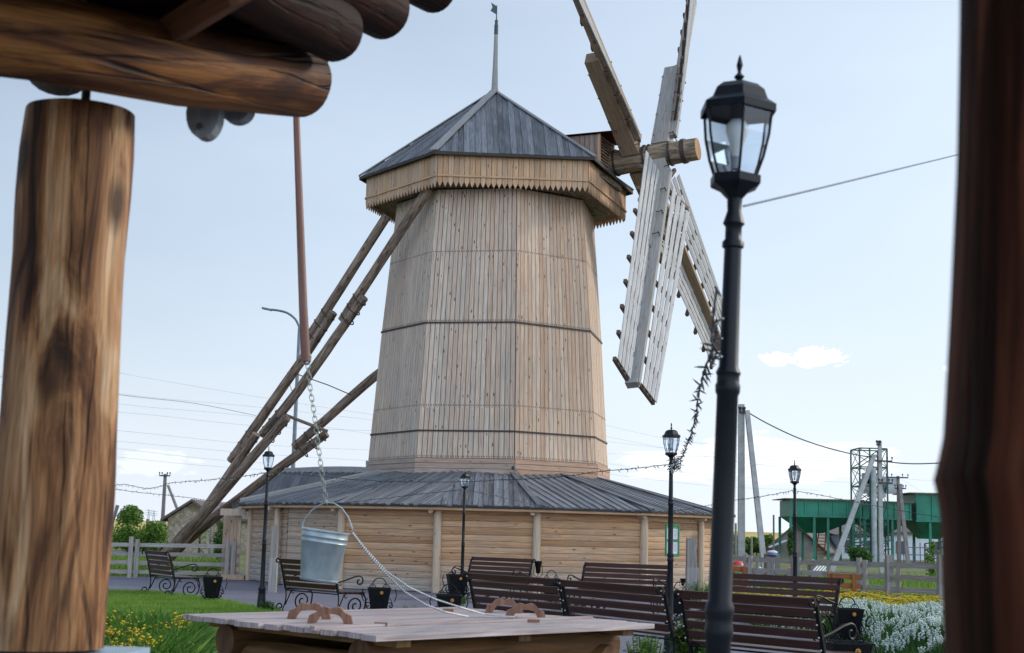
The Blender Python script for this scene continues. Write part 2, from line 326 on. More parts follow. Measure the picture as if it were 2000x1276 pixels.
MT['welllog'] = wood('well_log', [(.22, .125, .045), (.16, .08, .03)], knots=.6, dark=.5, streak=.4, gs=20)
MT['grip'] = wood('carved_grip', [(.25, .12, .075), (.28, .145, .095)], knots=.4, dark=.55, bump=.05, rough=.5)
MT['pole'] = wood('red_brown_pole', [(.17, .075, .055), (.19, .085, .06)], knots=.2, dark=.6, gmix=.2, grey=(.25, .17, .15), rough=.4)
MT['slat'] = wood('dark_brown_slat', [(.056, .022, .016), (.070, .029, .021), (.044, .018, .013)], knots=0., dark=.6, bump=.06, rough=.42, spec=.25)
MT['iron'] = plain('black_iron', (.004, .005, .006), .5, .0, .3, 20, spec=.18)
MT['bolt'] = plain('bolt_steel', (.55, .55, .55), .3, 1., .1)
MT['lamp'] = plain('lamp_black_paint', (.006, .008, .013), .40, .0, .3, 12, spec=.25)
MT['brass'] = plain('brass_flower', (.55, .25, .06), .4, .6, .3, 80)
MT['zinc'] = plain('galvanised_zinc', (.38, .45, .47), .42, .75, .25, 9, bump=.05)
MT['steel'] = plain('chain_steel', (.30, .31, .27), .4, .8, .3, 60)
MT['wire'] = plain('black_wire', (.03, .03, .035), .5)
MT['greywire'] = plain('grey_wire', (.16, .18, .22), .5)
MT['farwire'] = plain('aluminium_wire', (.50, .53, .58), .6)
MT['band'] = plain('dark_steel_band', (.035, .022, .02), .55, 0, .4, 8)
MT['concrete'] = plain('concrete_pole_grey', (.40, .40, .40), .85, 0, .25, 3, bump=.2)
MT['oldpole'] = plain('weathered_pole', (.22, .20, .185), .85, 0, .3, 3)
MT['green'] = plain('green_steel_paint', (.010, .20, .125), .5, 0, .35, .6, col2=(.006, .085, .06))
MT['frame_green'] = plain('notice_green', (.02, .22, .10), .45)
MT['rust'] = plain('rusty_plate', (.30, .17, .11), .8, 0, .4, 1)
MT['white'] = plain('white_paint', (.62, .66, .70), .6, 0, .12, 1)
MT['paper'] = plain('paper', (.62, .63, .68), .6, 0, .1, 20)
MT['ink'] = plain('printed_lines', (.18, .18, .22), .7)
MT['bulb'] = plain('opal_bulb', (.80, .80, .78), .3, 0, .03)
MT['bulbbase'] = plain('bulb_base', (.30, .32, .34), .4)
MT['orange'] = wood('varnished_pine', [(.27, .10, .035), (.22, .08, .028)], knots=.2, dark=.7)
MT['red'] = plain('red_plastic', (.50, .03, .02), .4)
MT['blue'] = plain('blue_tarp', (.07, .13, .35), .5)
MT['ropewhite'] = plain('white_rope', (.68, .70, .70), .6)
MT['ropedark'] = plain('dark_rope', (.10, .13, .15), .6)
MT['ledge'] = plain('pale_ledge', (.30, .40, .48), .5, 0, .1)
MT['brownroof'] = plain('brown_sheet_roof', (.11, .085, .075), .7, 0, .3, 2)
MT['shedwall'] = plain('concrete_wall_stained', (.26, .235, .21), .9, 0, .4, .9)
MT['leaf'] = leafmat('leaves_green', [(.05, .12, .018), (.10, .20, .03), (.17, .28, .05), (.07, .15, .025)])
MT['leafdark'] = leafmat('leaves_dark', [(.035, .09, .02), (.06, .14, .03), (.10, .19, .05)])
MT['grass'] = leafmat('grass_blades', [(.08, .17, .02), (.14, .26, .035), (.22, .34, .06), (.11, .21, .03)], trans=.35)
MT['leafborder'] = leafmat('border_leaves', [(.03, .09, .012), (.07, .17, .02), (.13, .25, .035), (.19, .31, .05)])
MT['yellow'] = leafmat('yellow_petals', [(.62, .46, .02), (.72, .56, .03), (.50, .36, .02)])
MT['orangefl'] = leafmat('orange_petals', [(.45, .17, .05), (.55, .26, .05)])
MT['whitefl'] = leafmat('white_petals', [(.50, .60, .54), (.68, .74, .70), (.32, .48, .36)])
MT['bark'] = plain('bark', (.09, .065, .045), .9, 0, .4, 12)
def glassmat():
    m, nt, b = mat('lantern_glass')
    nt.nodes.remove(b); tr = N(nt, 'ShaderNodeBsdfTransparent', {0: (.90, .95, 1, 1)}); gl = N(nt, 'ShaderNodeBsdfGlossy', {0: (1, 1, 1, 1), 'Roughness': .06})
    fr = N(nt, 'ShaderNodeFresnel', {0: 1.45}); f2 = mth(nt, 'MULTIPLY_ADD', fr.outputs[0], .9, .03, True)
    ms = N(nt, 'ShaderNodeMixShader', {0: f2, 1: tr.outputs[0], 2: gl.outputs[0]}); nt.links.new(ms.outputs[0], nt.nodes['Material Output'].inputs[0]); return m
MT['glass'] = glassmat()
def groundmat(name, c1, c2, c3, s1=.6, s2=14., rough=.9, bump=.3, joints=None):
    m, nt, b = mat(name); tco = N(nt, 'ShaderNodeTexCoord').outputs['Object']
    a = N(nt, 'ShaderNodeTexNoise', {'Vector': tco, 'Scale': s1, 'Detail': 6., 'Roughness': .6}).outputs[0]
    f = N(nt, 'ShaderNodeTexNoise', {'Vector': tco, 'Scale': s2, 'Detail': 4.}).outputs[0]
    base = ramp(nt, a, [(.3, c1), (.5, c2), (.72, c3)])
    base = mixc(nt, N(nt, 'ShaderNodeMapRange', {'Value': f, 'From Min': .35, 'From Max': .65, 'To Min': .3, 'To Max': 0.}).outputs[0], base, tuple(x*.5 for x in c1))
    if joints:
        br = N(nt, 'ShaderNodeTexBrick', {'Vector': tco, 'Color1': (1, 1, 1, 1), 'Color2': (.8, .8, .8, 1), 'Mortar': (.35, .35, .35, 1), 'Scale': 1., 'Mortar Size': .008, 'Brick Width': .4, 'Row Height': .2})
        base = mixc(nt, joints, base, br.outputs[0], 'MULTIPLY')
    nt.links.new(base, b.inputs['Base Color']); b.inputs['Roughness'].default_value = rough; b.inputs['Specular IOR Level'].default_value = .3
    bn = N(nt, 'ShaderNodeBump', {'Height': f, 'Strength': bump, 'Distance': .02}); nt.links.new(bn.outputs[0], b.inputs['Normal']); return m
# ------------------------------------------------------------------ ground
def sheet(name, pts, z, m, kind='structure'):
    b = MB(); b.face([(x, y, z) for x, y in pts]); o = b.build(name, m); tag(o, kind=kind); return o
sheet('ground', [(-2500, -60), (2500, -60), (2500, 6000), (-2500, 6000)], 0, groundmat('meadow', (.06, .09, .025), (.12, .14, .04), (.20, .17, .07), .15, 5))
PLAZA = [(-30, -5), (9, -5), (7, 13), (5.2, 18.4), (5.0, 19.4), (5.45, 21.7), (5.5, 22.45), (4.7, 22.9), (4.4, 24), (4.6, 31), (7, 36.2), (8.2, 50), (-9, 50), (-9.3, 43.3), (-17.5, 42.2), (-30, 41)]
sheet('plaza', PLAZA, .004, groundmat('paving', (.13, .125, .16), (.165, .16, .20), (.20, .195, .24),   .35, 25, .75, .25, .7))
# far field on a low rise, left
b = MB(); n = 30
for i in range(n):
    x0 = -420+i*20; x1 = x0+20; h = lambda x: 3.9+.8*math.sin(x*.02)
    b.face([(x0, 330, 0), (x1, 330, 0), (x1, 520, h(x1)), (x0, 520, h(x0))]); b.face([(x0, 520, h(x0)), (x1, 520, h(x1)), (x1, 1500, 0), (x0, 1500, 0)])
o = b.build('field', groundmat('ripe_field', (.42, .30, .08), (.52, .40, .12), (.58, .44, .16), .02, .5)); tag(o, kind='structure')
# lawn
LAWN = [(-14, 12), (-5.2, 12), (-3.5, 18), (-3.55, 23.6)]+[tuple(G(x, y)[:2]) for x, y in ((545, 1193), (500, 1189), (450, 1180), (400, 1170), (330, 1163), (270, 1158), (200, 1157))]+[(-14, 34)]
sheet('lawn_soil', LAWN, .012, groundmat('lawn_soil_green', (.03, .06, .012), (.06, .11, .02), (.11, .13, .035), .8, 9))
def inside(x, y, poly):
    c = False; j = len(poly)-1
    for i in range(len(poly)):
        if (poly[i][1] > y) != (poly[j][1] > y) and x < (poly[j][0]-poly[i][0])*(y-poly[i][1])/(poly[j][1]-poly[i][1])+poly[i][0]: c = not c
        j = i
    return c
def blades(b, x, y, z0, h, wd, lean=.5, m=0, n=2, r=None):
    a = random.uniform(0, 6.283); la = random.uniform(0, 6.283); d = V((math.cos(a), math.sin(a), 0))*wd; l = V((math.cos(la), math.sin(la), 0))*h*lean*random.random()
    p = V((x, y, z0)); rr = random.random() if r is None else r
    b.face([p-d, p+d, p+l*.4+V((0, 0, h*.6))+d*.6, p+l+V((0, 0, h)), p+l*.4+V((0, 0, h*.6))-d*.6], m=m, r=rr)
b = MB(); cnt = 0
for _ in range(90000):
    y = random.uniform(16, 33.5); x = random.uniform(-.315*y-.6, -.165*y+.4)
    if not inside(x, y, LAWN): continue
    t = noise.noise(V((x*1.2, y*1.2, 0)))*.5+.5
    blades(b, x, y, .01, random.uniform(.03, .075)*(1.0+.8*t), .006+.0025*random.random(), r=min(1, max(0, t*.9+random.uniform(-.25, .25))))
tag(b.build('lawn_grass', MT['grass']), 'short green lawn grass beside the plaza behind the left log post', 'grass', kind='stuff')
# ------------------------------------------------------------------ WINDMILL
MC = V((-.57, 43.7, 0))
mill = thing('windmill', 'tall timber windmill with slatted sails on a round plank base building', 'windmill', tuple(MC))
AO = 11.285
def oc(R, k, z, a=AO): return V((MC.x+R*math.sin((a+45*k)*D), MC.y-R*math.cos((a+45*k)*D), z))
def TR(z): return 3.66-(z-4.38)*.0665 if z < 7.53 else 3.4505-(z-7.53)*.082
# tower boards, segmented where the nail rows are
b = MB(); zs = [3.62, 5.05, 7.53, 9.6, 11.55]
for k in range(8):
    nb = 19
    for j in range(nb):
        f0 = j/nb; f1 = (j+1)/nb; rr = random.random(); ww = {6: .55, 7: .30, 1: .04, 2: .35, 0: 0.}.get(k, .4)*random.uniform(.6, 1.2)
        for zi in range(len(zs)-1):
            z0, z1 = zs[zi], zs[zi+1]
            if random.random() < .5: rr = random.random()
            A0, B0, A1, B1 = oc(TR(z0), k, z0), oc(TR(z0), k+1, z0), oc(TR(z1), k, z1), oc(TR(z1), k+1, z1)
            nrm = V((math.sin((AO+45*k+22.5)*D), -math.cos((AO+45*k+22.5)*D), .07)).normalized(); t = .02+.006*random.random()
            p0, p1 = A0.lerp(B0, (f0+f1)/2), A1.lerp(B1, (f0+f1)/2)
            g_ = (f1-f0)-.0065
            b.beam(p0+nrm*t*.5, p1+nrm*t*.5, (B0-A0)*g_, nrm*t, (B1-A1)*g_, r=rr, w=ww)
            if k in (6, 7, 0, 1):
                for q in ((p0, p1) if False else (p0,)):
                    for s_ in (-.25, .25):
                        c0 = q.lerp(p1, .03)+(B0-A0)*g_*s_+nrm*(t+.002)
                        tv = (p1-p0).normalized()*.022; wv = (B0-A0).normalized()*.011
                        b.face([c0-wv-tv, c0+wv-tv, c0+wv+tv, c0-wv+tv], m=1)
b.build('tower_cladding', [MT['tower'], MT['band']], mill)
b = MB()
for k in range(8):                                                   # dark backing inside the joints
    b.face([oc(TR(3.0)-.01, k, 3.0), oc(TR(3.0)-.01, k+1, 3.0), oc(TR(11.6)-.01, k+1, 11.6), oc(TR(11.6)-.01, k, 11.6)], r=.3, w=.1)
b.build('tower_core', plain('dark_joint_backing', (.05, .035, .028), .9), mill)
b = MB()
for zz in (4.39, 7.53):
    b = MB()
    for k in range(8):
        A, B = oc(TR(zz)+.035, k, zz), oc(TR(zz)+.035, k+1, zz); nrm = ((A+B)/2-V((MC.x, MC.y, zz))).normalized()
        b.beam(A, B, V((0, 0, .05)), nrm*.03)
    b.build('steel_hoop', MT['band'], mill)
b = MB()
for k in range(8):                                                   # skirt of horizontal boards
    for j, (z0, z1) in enumerate(((3.02, 3.17), (3.17, 3.32), (3.32, 3.47), (3.47, 3.61))):
        A, B = oc(3.775, k, (z0+z1)/2), oc(3.775, k+1, (z0+z1)/2); nrm = ((A+B)/2-V((MC.x, MC.y, (z0+z1)/2))).normalized()
        b.beam(A, B, V((0, 0, z1-z0-.012)), nrm*(.05+.01*(j % 2)), w={7: .45, 6: .6, 1: .1}.get(k, 0)*random.uniform(.7, 1.2))
b.build('skirt_boards', wood('skirt_wood', [(.50, .325, .225), (.44, .27, .185), (.54, .37, .275)], knots=.5, dark=.7, grey=(.33, .30, .28)), mill)
# annex walls and roof
RE = 7.46; ZE = 2.2
ea = []
for px, py in ((466, 987), (540, 984), (650, 981), (853, 984), (1054, 990), (1273, 1000), (1395, 1011), (1436, 1017)):
    ea.append(px)
EA = []
for px in ea:                                                        # angle of each eave corner round the mill axis
    best = min((abs((lambda p: 1000+F*((p-V((0, 0, HC))).dot(R2))/((p-V((0, 0, HC))).dot(fw)))(V((MC.x+RE*math.sin(a*D), MC.y-RE*math.cos(a*D), ZE)))-px), a) for a in np.arange(-92, 92, .25))
    EA.append(best[1])
EA = sorted(EA); step = (360-(EA[-1]-EA[0]))/9
EAall = EA+[EA[-1]+step*(i+1) for i in range(8)]
NV = len(EAall)
def an(R, a, z): return V((MC.x+R*math.sin(a*D), MC.y-R*math.cos(a*D), z))
roof = MB(); wall = MB(); trim = MB(); fas = MB(); apexz = 4.12; apex = V((MC.x, MC.y, apexz))
def roof_face(bm, A, B, P, cut, bw, t=.02, rels=None, wfun=None, m=0):
    """boards running down a triangular roof face A-B (eave) to apex P, cut at fraction 'cut' of the height"""
    e = (B-A); L = e.length; e = e/L; mid = A+e*((P-A).dot(e)); h = (P-mid); H = h.length; h = h/H; nrm = e.cross(h).normalized()
    if nrm.z < 0: nrm = -nrm
    u_ap = (P-A).dot(e); n = max(1, int(L/bw)); 
    for j in range(n):
        u0 = L*j/n+.003; u1 = L*(j+1)/n-.003
        def top(u):
            v = H*u/u_ap if u < u_ap else H*(L-u)/(L-u_ap)
            return max(0, min(v, H*cut))
        v0, v1 = top(u0), top(u1)
        if max(v0, v1) < .02: continue
        o = nrm*(t+(.022 if j % 2 else 0)+.004*random.random()); rr = random.random()
        over = -.03*random.random()
        P0, P1, P2, P3 = A+e*u0+h*over+o, A+e*u1+h*over+o, A+e*u1+h*v1+o, A+e*u0+h*v0+o
        bm.face([P0, P1, P2, P3], [(0, 0), (u1-u0, 0), (u1-u0, v1), (0, v0)], m, rr)
        dn = nrm*.035
        bm.face([P0-dn, P1-dn, P1, P0], [(0, 0), (.1, 0), (.1, .02), (0, .02)], m, rr)
        bm.face([P0-dn, P0, P3, P3-dn], [(0, 0), (.02, 0), (.02, v0), (0, v0)], m, rr); bm.face([P1, P1-dn, P2-dn, P2], [(0, 0), (.02, 0), (.02, v1), (0, v1)], m, rr)
    bm.face([A, B, P], m=m, r=.8)
for i in range(NV):
    a0, a1 = EAall[i], EAall[(i+1) % NV]+(360 if i == NV-1 else 0)
    A, B = an(RE, a0, ZE), an(RE, a1, ZE)
    roof_face(roof, A, B, apex, .62, .125)
    # hip board
    for PP, q in ((A, 0),):
        dirv = (apex-PP).normalized(); wv = dirv.cross(V((0, 0, 1))).normalized(); nv = wv.cross(dirv); nv = nv if nv.z > 0 else -nv
        if i in (0, 4, 5, 6):
            trim = MB(); trim.beam(PP+nv*.07, PP+dirv*4.0+nv*.07, wv*.17, nv*.03, w=0, m=0 if i == 0 else 1); trim.build('hip_board', [MT['ridge'], MT['shingle']], mill)
    inn = ((A+B)/2-V((MC.x, MC.y, ZE))).normalized()
    fas.beam(A+V((0, 0, -.01)), B+V((0, 0, -.01)), V((0, 0, .055)), inn*.03, m=1)
    fas.beam(A-inn*.06+V((0, 0, -.085)), B-inn*.06+V((0, 0, -.085)), V((0, 0, .075)), inn*.03, m=0, r=.3)
    # wall boards between posts
    RW = RE-.42; W0, W1 = an(RW, a0, 0), an(RW, a1, 0); nn = ((W0+W1)/2-V((MC.x, MC.y, 0))).normalized(); nl = 13
    z = .02
    while z < 2.09:
        hh = random.choice((.15, .165, .18, .19)); wxx = max(0, .95-z*1.3)+(.45 if i in (1,) else 0)+(.5 if i == 0 else 0)*(1 if z < 1.5 else .5)
        if i >= 5: wxx = max(0, .75-z*.62)
        p = V((0, 0, z+hh/2)); pr = .02+.012*random.random()
        # slightly rounded board: three facets
        L_ = (W1-W0).length; rr = random.random()
        prof = [(0, 0), (.010, hh*.08), (.018, hh*.5), (.011, hh*.92), (0, hh)]
        for q in range(4):
            (o0, h0), (o1, h1) = prof[q], prof[q+1]
            wall.face([W0+nn*(o0+pr)+V((0, 0, z+h0)), W1+nn*(o0+pr)+V((0, 0, z+h0)), W1+nn*(o1+pr)+V((0, 0, z+h1)), W0+nn*(o1+pr)+V((0, 0, z+h1))],
                      [(h0, 0), (h0, L_), (h1, L_), (h1, 0)], 0, rr, min(1, wxx))
        z += hh+.004
    wall.face([W0+V((0, 0, .0)), W1+V((0, 0, 0)), W1+V((0, 0, 2.3)), W0+V((0, 0, 2.3))], m=1)
    fas.face([an(RE, a0, ZE-.11), an(RE, a1, ZE-.11), an(RW-.05, a1, ZE-.02), an(RW-.05, a0, ZE-.02)], m=0, r=.6)   # soffit
wall.build('base_wall', [MT['annex'], MT['band']], mill)
roof.build('base_roof', MT['shingle'], mill)
fas.build('eave_board', [MT['cap'], plain('tar_edge', (.02, .022, .025), .7)], mill)
for i, px in enumerate((475, 540, 665, 853, 1048, 1258, 1370)):
    a = min((abs((lambda p: 1000+F*((p-V((0, 0, HC))).dot(R2))/((p-V((0, 0, HC))).dot(fw)))(an(RE-.33, q, 1.1))-px), q) for q in np.arange(-95, 95, .25))[1]
    b = MB(); r_ = .105 if px in (853, 1048, 1258, 665) else .085
    b.tube([an(RE-.33, a, z) for z in (0, .4, .9, 1.4, 1.9, 2.1)], [r_*1.05, r_, r_*.98, r_*1.02, r_*.95, r_*.95], 14, wob=.06, w=.0)
    nn = (an(1, a, 0)-V((MC.x, MC.y, 0))); side = V((-nn.y, nn.x, 0))
    b.tube([an(RE-.8, a-1.2, 2.06), an(RE-.12, a-1.2, 2.06)], .06, 10)
    b.build('wall_post', MT['post'], mill, smooth=True)
# vertical plank wall pieces and door lintel on both flanks
b = MB()
for j in range(7):
    x0 = 1382+j*5; p = aty(x0, 1060, 43.0+j*.35); b.beam(V((p.x, p.y, 0)), V((p.x, p.y, 2.1)), V((.08, .02, 0)), V((0, .03, 0)), w=.3)
b.build('plank_siding', MT['cap'], mill)
# porch lean-to on the far left
A, B_, C_, D_ = an(RE, EAall[0], ZE), aty(775, 924, 42.2), aty(556, 921, 44.5), aty(440, 1003, 43.2)
b = MB(); n = 40; nr = (B_-A).cross(D_-A).normalized(); nr = nr if nr.z > 0 else -nr
for j in range(n):
    f0, f1 = j/n, (j+.94)/n; o = nr*(.025*(j % 2)+.01)
    # boards run parallel to A-D... from ridge B-C down to eave A-D
    b.face([A.lerp(D_, f0)+o, A.lerp(D_, f1)+o, B_.lerp(C_, f1)+o, B_.lerp(C_, f0)+o], [(0, 0), (.1, 0), (.1, 4), (0, 4)], r=random.random())
b.face([A, D_, C_, B_], r=.8)
b.face([B_, C_, C_+V((0, 6, -1.5)), B_+V((0, 6, -1.5))], r=.4)
b.build('porch_roof', MT['shingle'], mill)
b = MB()
rp = [B_.lerp(C_, t)+V((0, 0, -.02+.06*math.sin(math.pi*min(1, t*1.1)))) for t in np.linspace(-.02, 1, 9)]
for q0, q1 in zip(rp[:-1], rp[1:]): b.beam(q0, q1+(q1-q0)*.02, V((0, 0, .26)), V((0, .1, .02)), r=.4)
b.beam(A+V((0, 0, .06)), B_+V((0, -.02, .10)), V((0, -.05, .20)), nr*.04, r=.9)
b.build('porch_ridge_board', MT['ridge'], mill)
b = MB()
q = aty(464, 1060, 43.0)
for j in range(5):
    x0 = 466-j*7; p = aty(x0, 1060, 42.6+j*.15); b.beam(V((p.x, p.y, 0)), V((p.x, p.y, 1.88)), V((.10, .02, 0)), V((0, .04, 0)), w=.35+.1*random.random(), m=0)
p = aty(452, 1010, 42.4); b.box((p.x+.05, p.y, 1.97), .75, .12, .2, w=.6); b.box((p.x+.12, p.y, .08), .7, .2, .14, w=.3, m=0)
b.build('porch_wall', MT['cap'], mill)
# ---- cap
HX = [(-90, 703, 347), (-30, 848, 296), (30, 1160, 308), (90, 1235, 375)]
ZC = 12.386; hv = [atz(px, py, ZC) for _, px, py in HX]
cc = V((-.57, 43.7, ZC)); hv += [2*cc-hv[1]-V((0, 0, 0)), 2*cc-hv[2]]           # rear corners by symmetry
hv = [hv[0], hv[1], hv[2], hv[3], hv[4], hv[5]]
capx = aty(966, 180, 43.7)
rf = MB(); hb = MB(); ev = MB(); cw = MB(); tm = MB(); un = MB()
for i in range(6):
    A, B = hv[i], hv[(i+1) % 6]
    roof_face(rf, A, B, capx, .995, .17, t=.01)
    dv = (capx-A); L = dv.length; dv.normalize(); wv = dv.cross(V((0, 0, 1))).normalized(); nv = wv.cross(dv); nv = nv if nv.z > 0 else -nv
    wv2 = (wv+nv*.0)
    hb.beam(A+nv*.06, capx+nv*.06, wv*(.26 if i == 1 else .16), nv*.035, r=.2, w=.0 if i == 1 else .2)
    inn = ((A+B)/2-cc); inn.z = 0; inn.normalize()
    ev.beam(A+V((0, 0, -.03)), B+V((0, 0, -.03)), V((0, 0, .09)), inn*.05)
    # wall of the cap: inset outline
    ca = cc+(A-cc)*.945; cb = cc+(B-cc)*.945; ca.z = cb.z = 0; e = cb-ca; L = e.length; e = e/L; nb = int(L/.155)
    for j in range(nb):
        f0 = ca+e*(L*(j+.5)/nb); ww = L/nb-.012; rr = random.random(); wxx = .45*random.random() if i == 0 else .12*random.random(); o = inn*(.012*random.random())
        zb = 11.56; ztip = 11.40; zt = 12.36
        P = [f0-e*ww/2+V((0, 0, zb)), f0+V((0, 0, ztip)), f0+e*ww/2+V((0, 0, zb)), f0+e*ww/2+V((0, 0, zt)), f0-e*ww/2+V((0, 0, zt))]
        uvs = [(0, 0), (.07, -.1), (.14, 0), (.14, .9), (0, .9)]
        P1 = [p+inn*.03+o for p in P]; cw.face(P1, uvs, 0, rr, wxx); cw.face([p for p in P][::-1], uvs[::-1], 0, rr, wxx)
        for q in range(5):
            cw.face([P1[q], P[q], P[(q+1) % 5], P1[(q+1) % 5]], [(0, 0), (.03, 0), (.03, .1), (0, .1)], 0, rr, wxx)
    cw.face([ca+V((0, 0, 11.6))-inn*.01, cb+V((0, 0, 11.6))-inn*.01, cb+V((0, 0, 12.36))-inn*.01, ca+V((0, 0, 12.36))-inn*.01], m=1)
    tm.beam(ca+inn*.06+V((0, 0, 11.73)), cb+inn*.06+V((0, 0, 11.73)), V((0, 0, .05)), inn*.03, r=.3)
    # underside boards
    ta = cc+(A-cc)*.70; tb = cc+(B-cc)*.70
    for j in range(6):
        g0, g1 = j/6, (j+.95)/6
        q = [ca.lerp(ta, g0), cb.lerp(tb, g0), cb.lerp(tb, g1), ca.lerp(ta, g1)]
        un.face([V((p.x, p.y, 11.60)) for p in q], [(0, 0), (0, 3), (.2, 3), (.2, 0)], r=random.random())
    un.face([V((p.x, p.y, 11.62)) for p in (ca, cb, cc)], r=.2)
rf.build('cap_roof', MT['shingle'], mill); hb.build('cap_hip_board', MT['ridge'], mill); ev.build('cap_eave', plain('dark_eave', (.045, .035, .03), .8), mill)
cw.build('cap_wall', [MT['cap'], MT['band']], mill); tm.build('cap_moulding', MT['cap'], mill); un.build('cap_underside', MT['prop'], mill)
b = MB(); b.lathe([(.02, 0), (.17, 0), (.15, .06), (.11, .07), (.10, .2), (.075, 1.0), (.06, 1.9), (.055, 1.95)], 8, capx+V((0, 0, -.03)))
b.build('finial_post', MT['ridge'], mill, smooth=True)
vt = capx+V((0, 0, 1.9)); b = MB()
b.lathe([(.065, 0), (.065, .33), (.05, .34), (.05, .45), (.062, .47), (.02, .5), (.015, .98)], 8, vt)
tp = vt+V((0, 0, .95))
for s_ in (-.006, .006):
    q = [(0, -.28), (0, .0), (-.19, .12), (-.14, -.04), (-.2, -.16)]
    b.face([tp+V((x, s_+x*.1, z)) for x, z in q])
b.build('weather_vane', plain('vane_dark_green', (.03, .06, .06), .5), mill)
# ---- windshaft and sails
H1 = V((3.68, 42.49, 13.0)); AZ = 66.5*D; TL = 4.838*D
sd = V((math.sin(AZ)*math.cos(TL), -math.cos(AZ)*math.cos(TL), math.sin(TL))); ph = V((math.cos(AZ), math.sin(AZ), 0)); uq = ph.cross(sd); uq = uq if uq.z > 0 else -uq
H2 = H1+sd*.80
b = MB(); pth = [H1-sd*2.6, H1-sd*1.2, H1-sd*.5, H1, H2, H1+sd*1.35, H1+sd*1.98]
b.tube(pth, [.40, .39, .385, .37, .36, .35, .34], 24, wob=.05, capm=1, r=.5)
wsm = wood('log_end_grain', [(.36, .20, .09), (.36, .20, .09)], knots=0, dark=.55, gs=9)
b.build('windshaft', [MT['shaft'], wsm], mill, smooth=True)
for s_, wd in ((-.62, .05), (.32, .05), (.47, .05), (1.13, .06), (1.55, .13)):
    c0 = H1+sd*s_; rr = .40-.02*s_+.012
    b = MB(); b.tube([c0-sd*wd/2, c0+sd*wd/2], rr, 24); b.build('shaft_hoop', MT['band'], mill, smooth=True)
d2 = 32.76*D; b2 = (-ph*math.sin(d2)-uq*math.cos(d2)).normalized(); p2 = (ph*math.cos(d2)-uq*math.sin(d2)).normalized()
LS = 8.95
for hi, (H, bd) in enumerate(((H2, b2), (H2, -b2), (H1, p2), (H1, -p2))):
    # frame of this sail: bd along, pd across (turned the same way for all four), sd forward
    pd = {0: p2, 1: -p2, 2: -b2, 3: b2}[hi]
    st = MB(); off = -sd*.03
    T = sd*.54; Wd = pd*.42
    st.beam(H+bd*.05+off, H+bd*.4+off, pd*.22, sd*.4); st.beam(H+bd*.38+off, H+bd*4.05+off, Wd, T, r=.2, w=0, T1=sd*.42)
    for c in range(2): st.beam(H+bd*.42+off+pd*(.06-.12*c)*3, H+bd*(3.6-.7*c)+off+pd*(.06-.12*c)*3, pd*.02, T*.9, r=.8)
    whip = MB()
    wo_ = sd*.26
    whip.beam(H+bd*.78+wo_, H+bd*(LS+.08)+wo_, pd*.17, sd*.34, W1=pd*.13, T1=sd*.26, r=.6)
    whip.beam(H+bd*(LS-.02)+wo_-sd*.08, H+bd*(LS+.12)+wo_-sd*.08, pd*.24, sd*.34, r=.3)
    lat = MB(); bars = MB()
    def tw(f, side):                                                  # forward shift of the slat edge by radius
        return (.46-.30*f) if side > 0 else (-.26+.18*f)
    for side, r0 in ((1, 1.35), (-1, .95)):
        for j in range(4):
            u = side*(.26+.21*j) if side > 0 else side*(.24+.21*j)
            rs = r0+(.12*j if side > 0 else -.05*j)
            segs = 5; fs = np.linspace(rs, LS, segs+1)
            for q in range(segs):
                f0, f1 = fs[q]/LS, fs[q+1]/LS; sh0 = tw(f0, side)*abs(u)/.95; sh1 = tw(f1, side)*abs(u)/.95
                a0 = H+bd*fs[q]+pd*u+wo_+sd*(sh0+(.12 if side > 0 else -.10)); a1 = H+bd*fs[q+1]+pd*u+wo_+sd*(sh1+(.12 if side > 0 else -.10))
                Wq = (pd*side+sd*tw(f0, side)/.95).normalized()*.160; Wq1 = (pd*side+sd*tw(f1, side)/.95).normalized()*.160
                lat.beam(a0, a1, Wq, Wq.cross(bd).normalized()*.025, W1=Wq1, r=.2+.6*((j*37+hi*13) % 10)/10)
    for rr in np.arange(1.5, LS+.01, .93):
        for side in (1, -1):
            f = rr/LS; q0 = H+bd*rr+wo_; q1 = H+bd*rr+pd*side*1.02+wo_+sd*(tw(f, side)*1.05)
            q1 = q0+(q1-q0)*(.96 if side > 0 else .97)
            bars.beam(q0+sd*(.03 if side > 0 else -.19), q1+sd*(.03 if side > 0 else -.19), bd*.13, sd*.09, r=.5)
    part = st.build('sail', MT['sailbrown'] if hi > 1 else MT['sailbeam'], mill)
    whip.build('whip', MT['sailbrown'] if hi > 1 else MT['sailbeam'], part); lat.build('sail_lattice', MT['sail'], part); bars.build('crossbar', MT['barwood'], part)
    for rr in (.75, 1.75, 2.7, 3.6):
        cl = MB()
        for s_ in (-1, 1):
            c0 = H+bd*rr+pd*s_*.19; cl.tube([c0-sd*.30, c0+sd*.40], .014, 6)
        for t_ in (-.24, .38): cl.tube([H+bd*rr-pd*.24+sd*t_, H+bd*rr+pd*.24+sd*t_], .016, 6)
        cl.build('clamp_bolt', MT['band'], part)
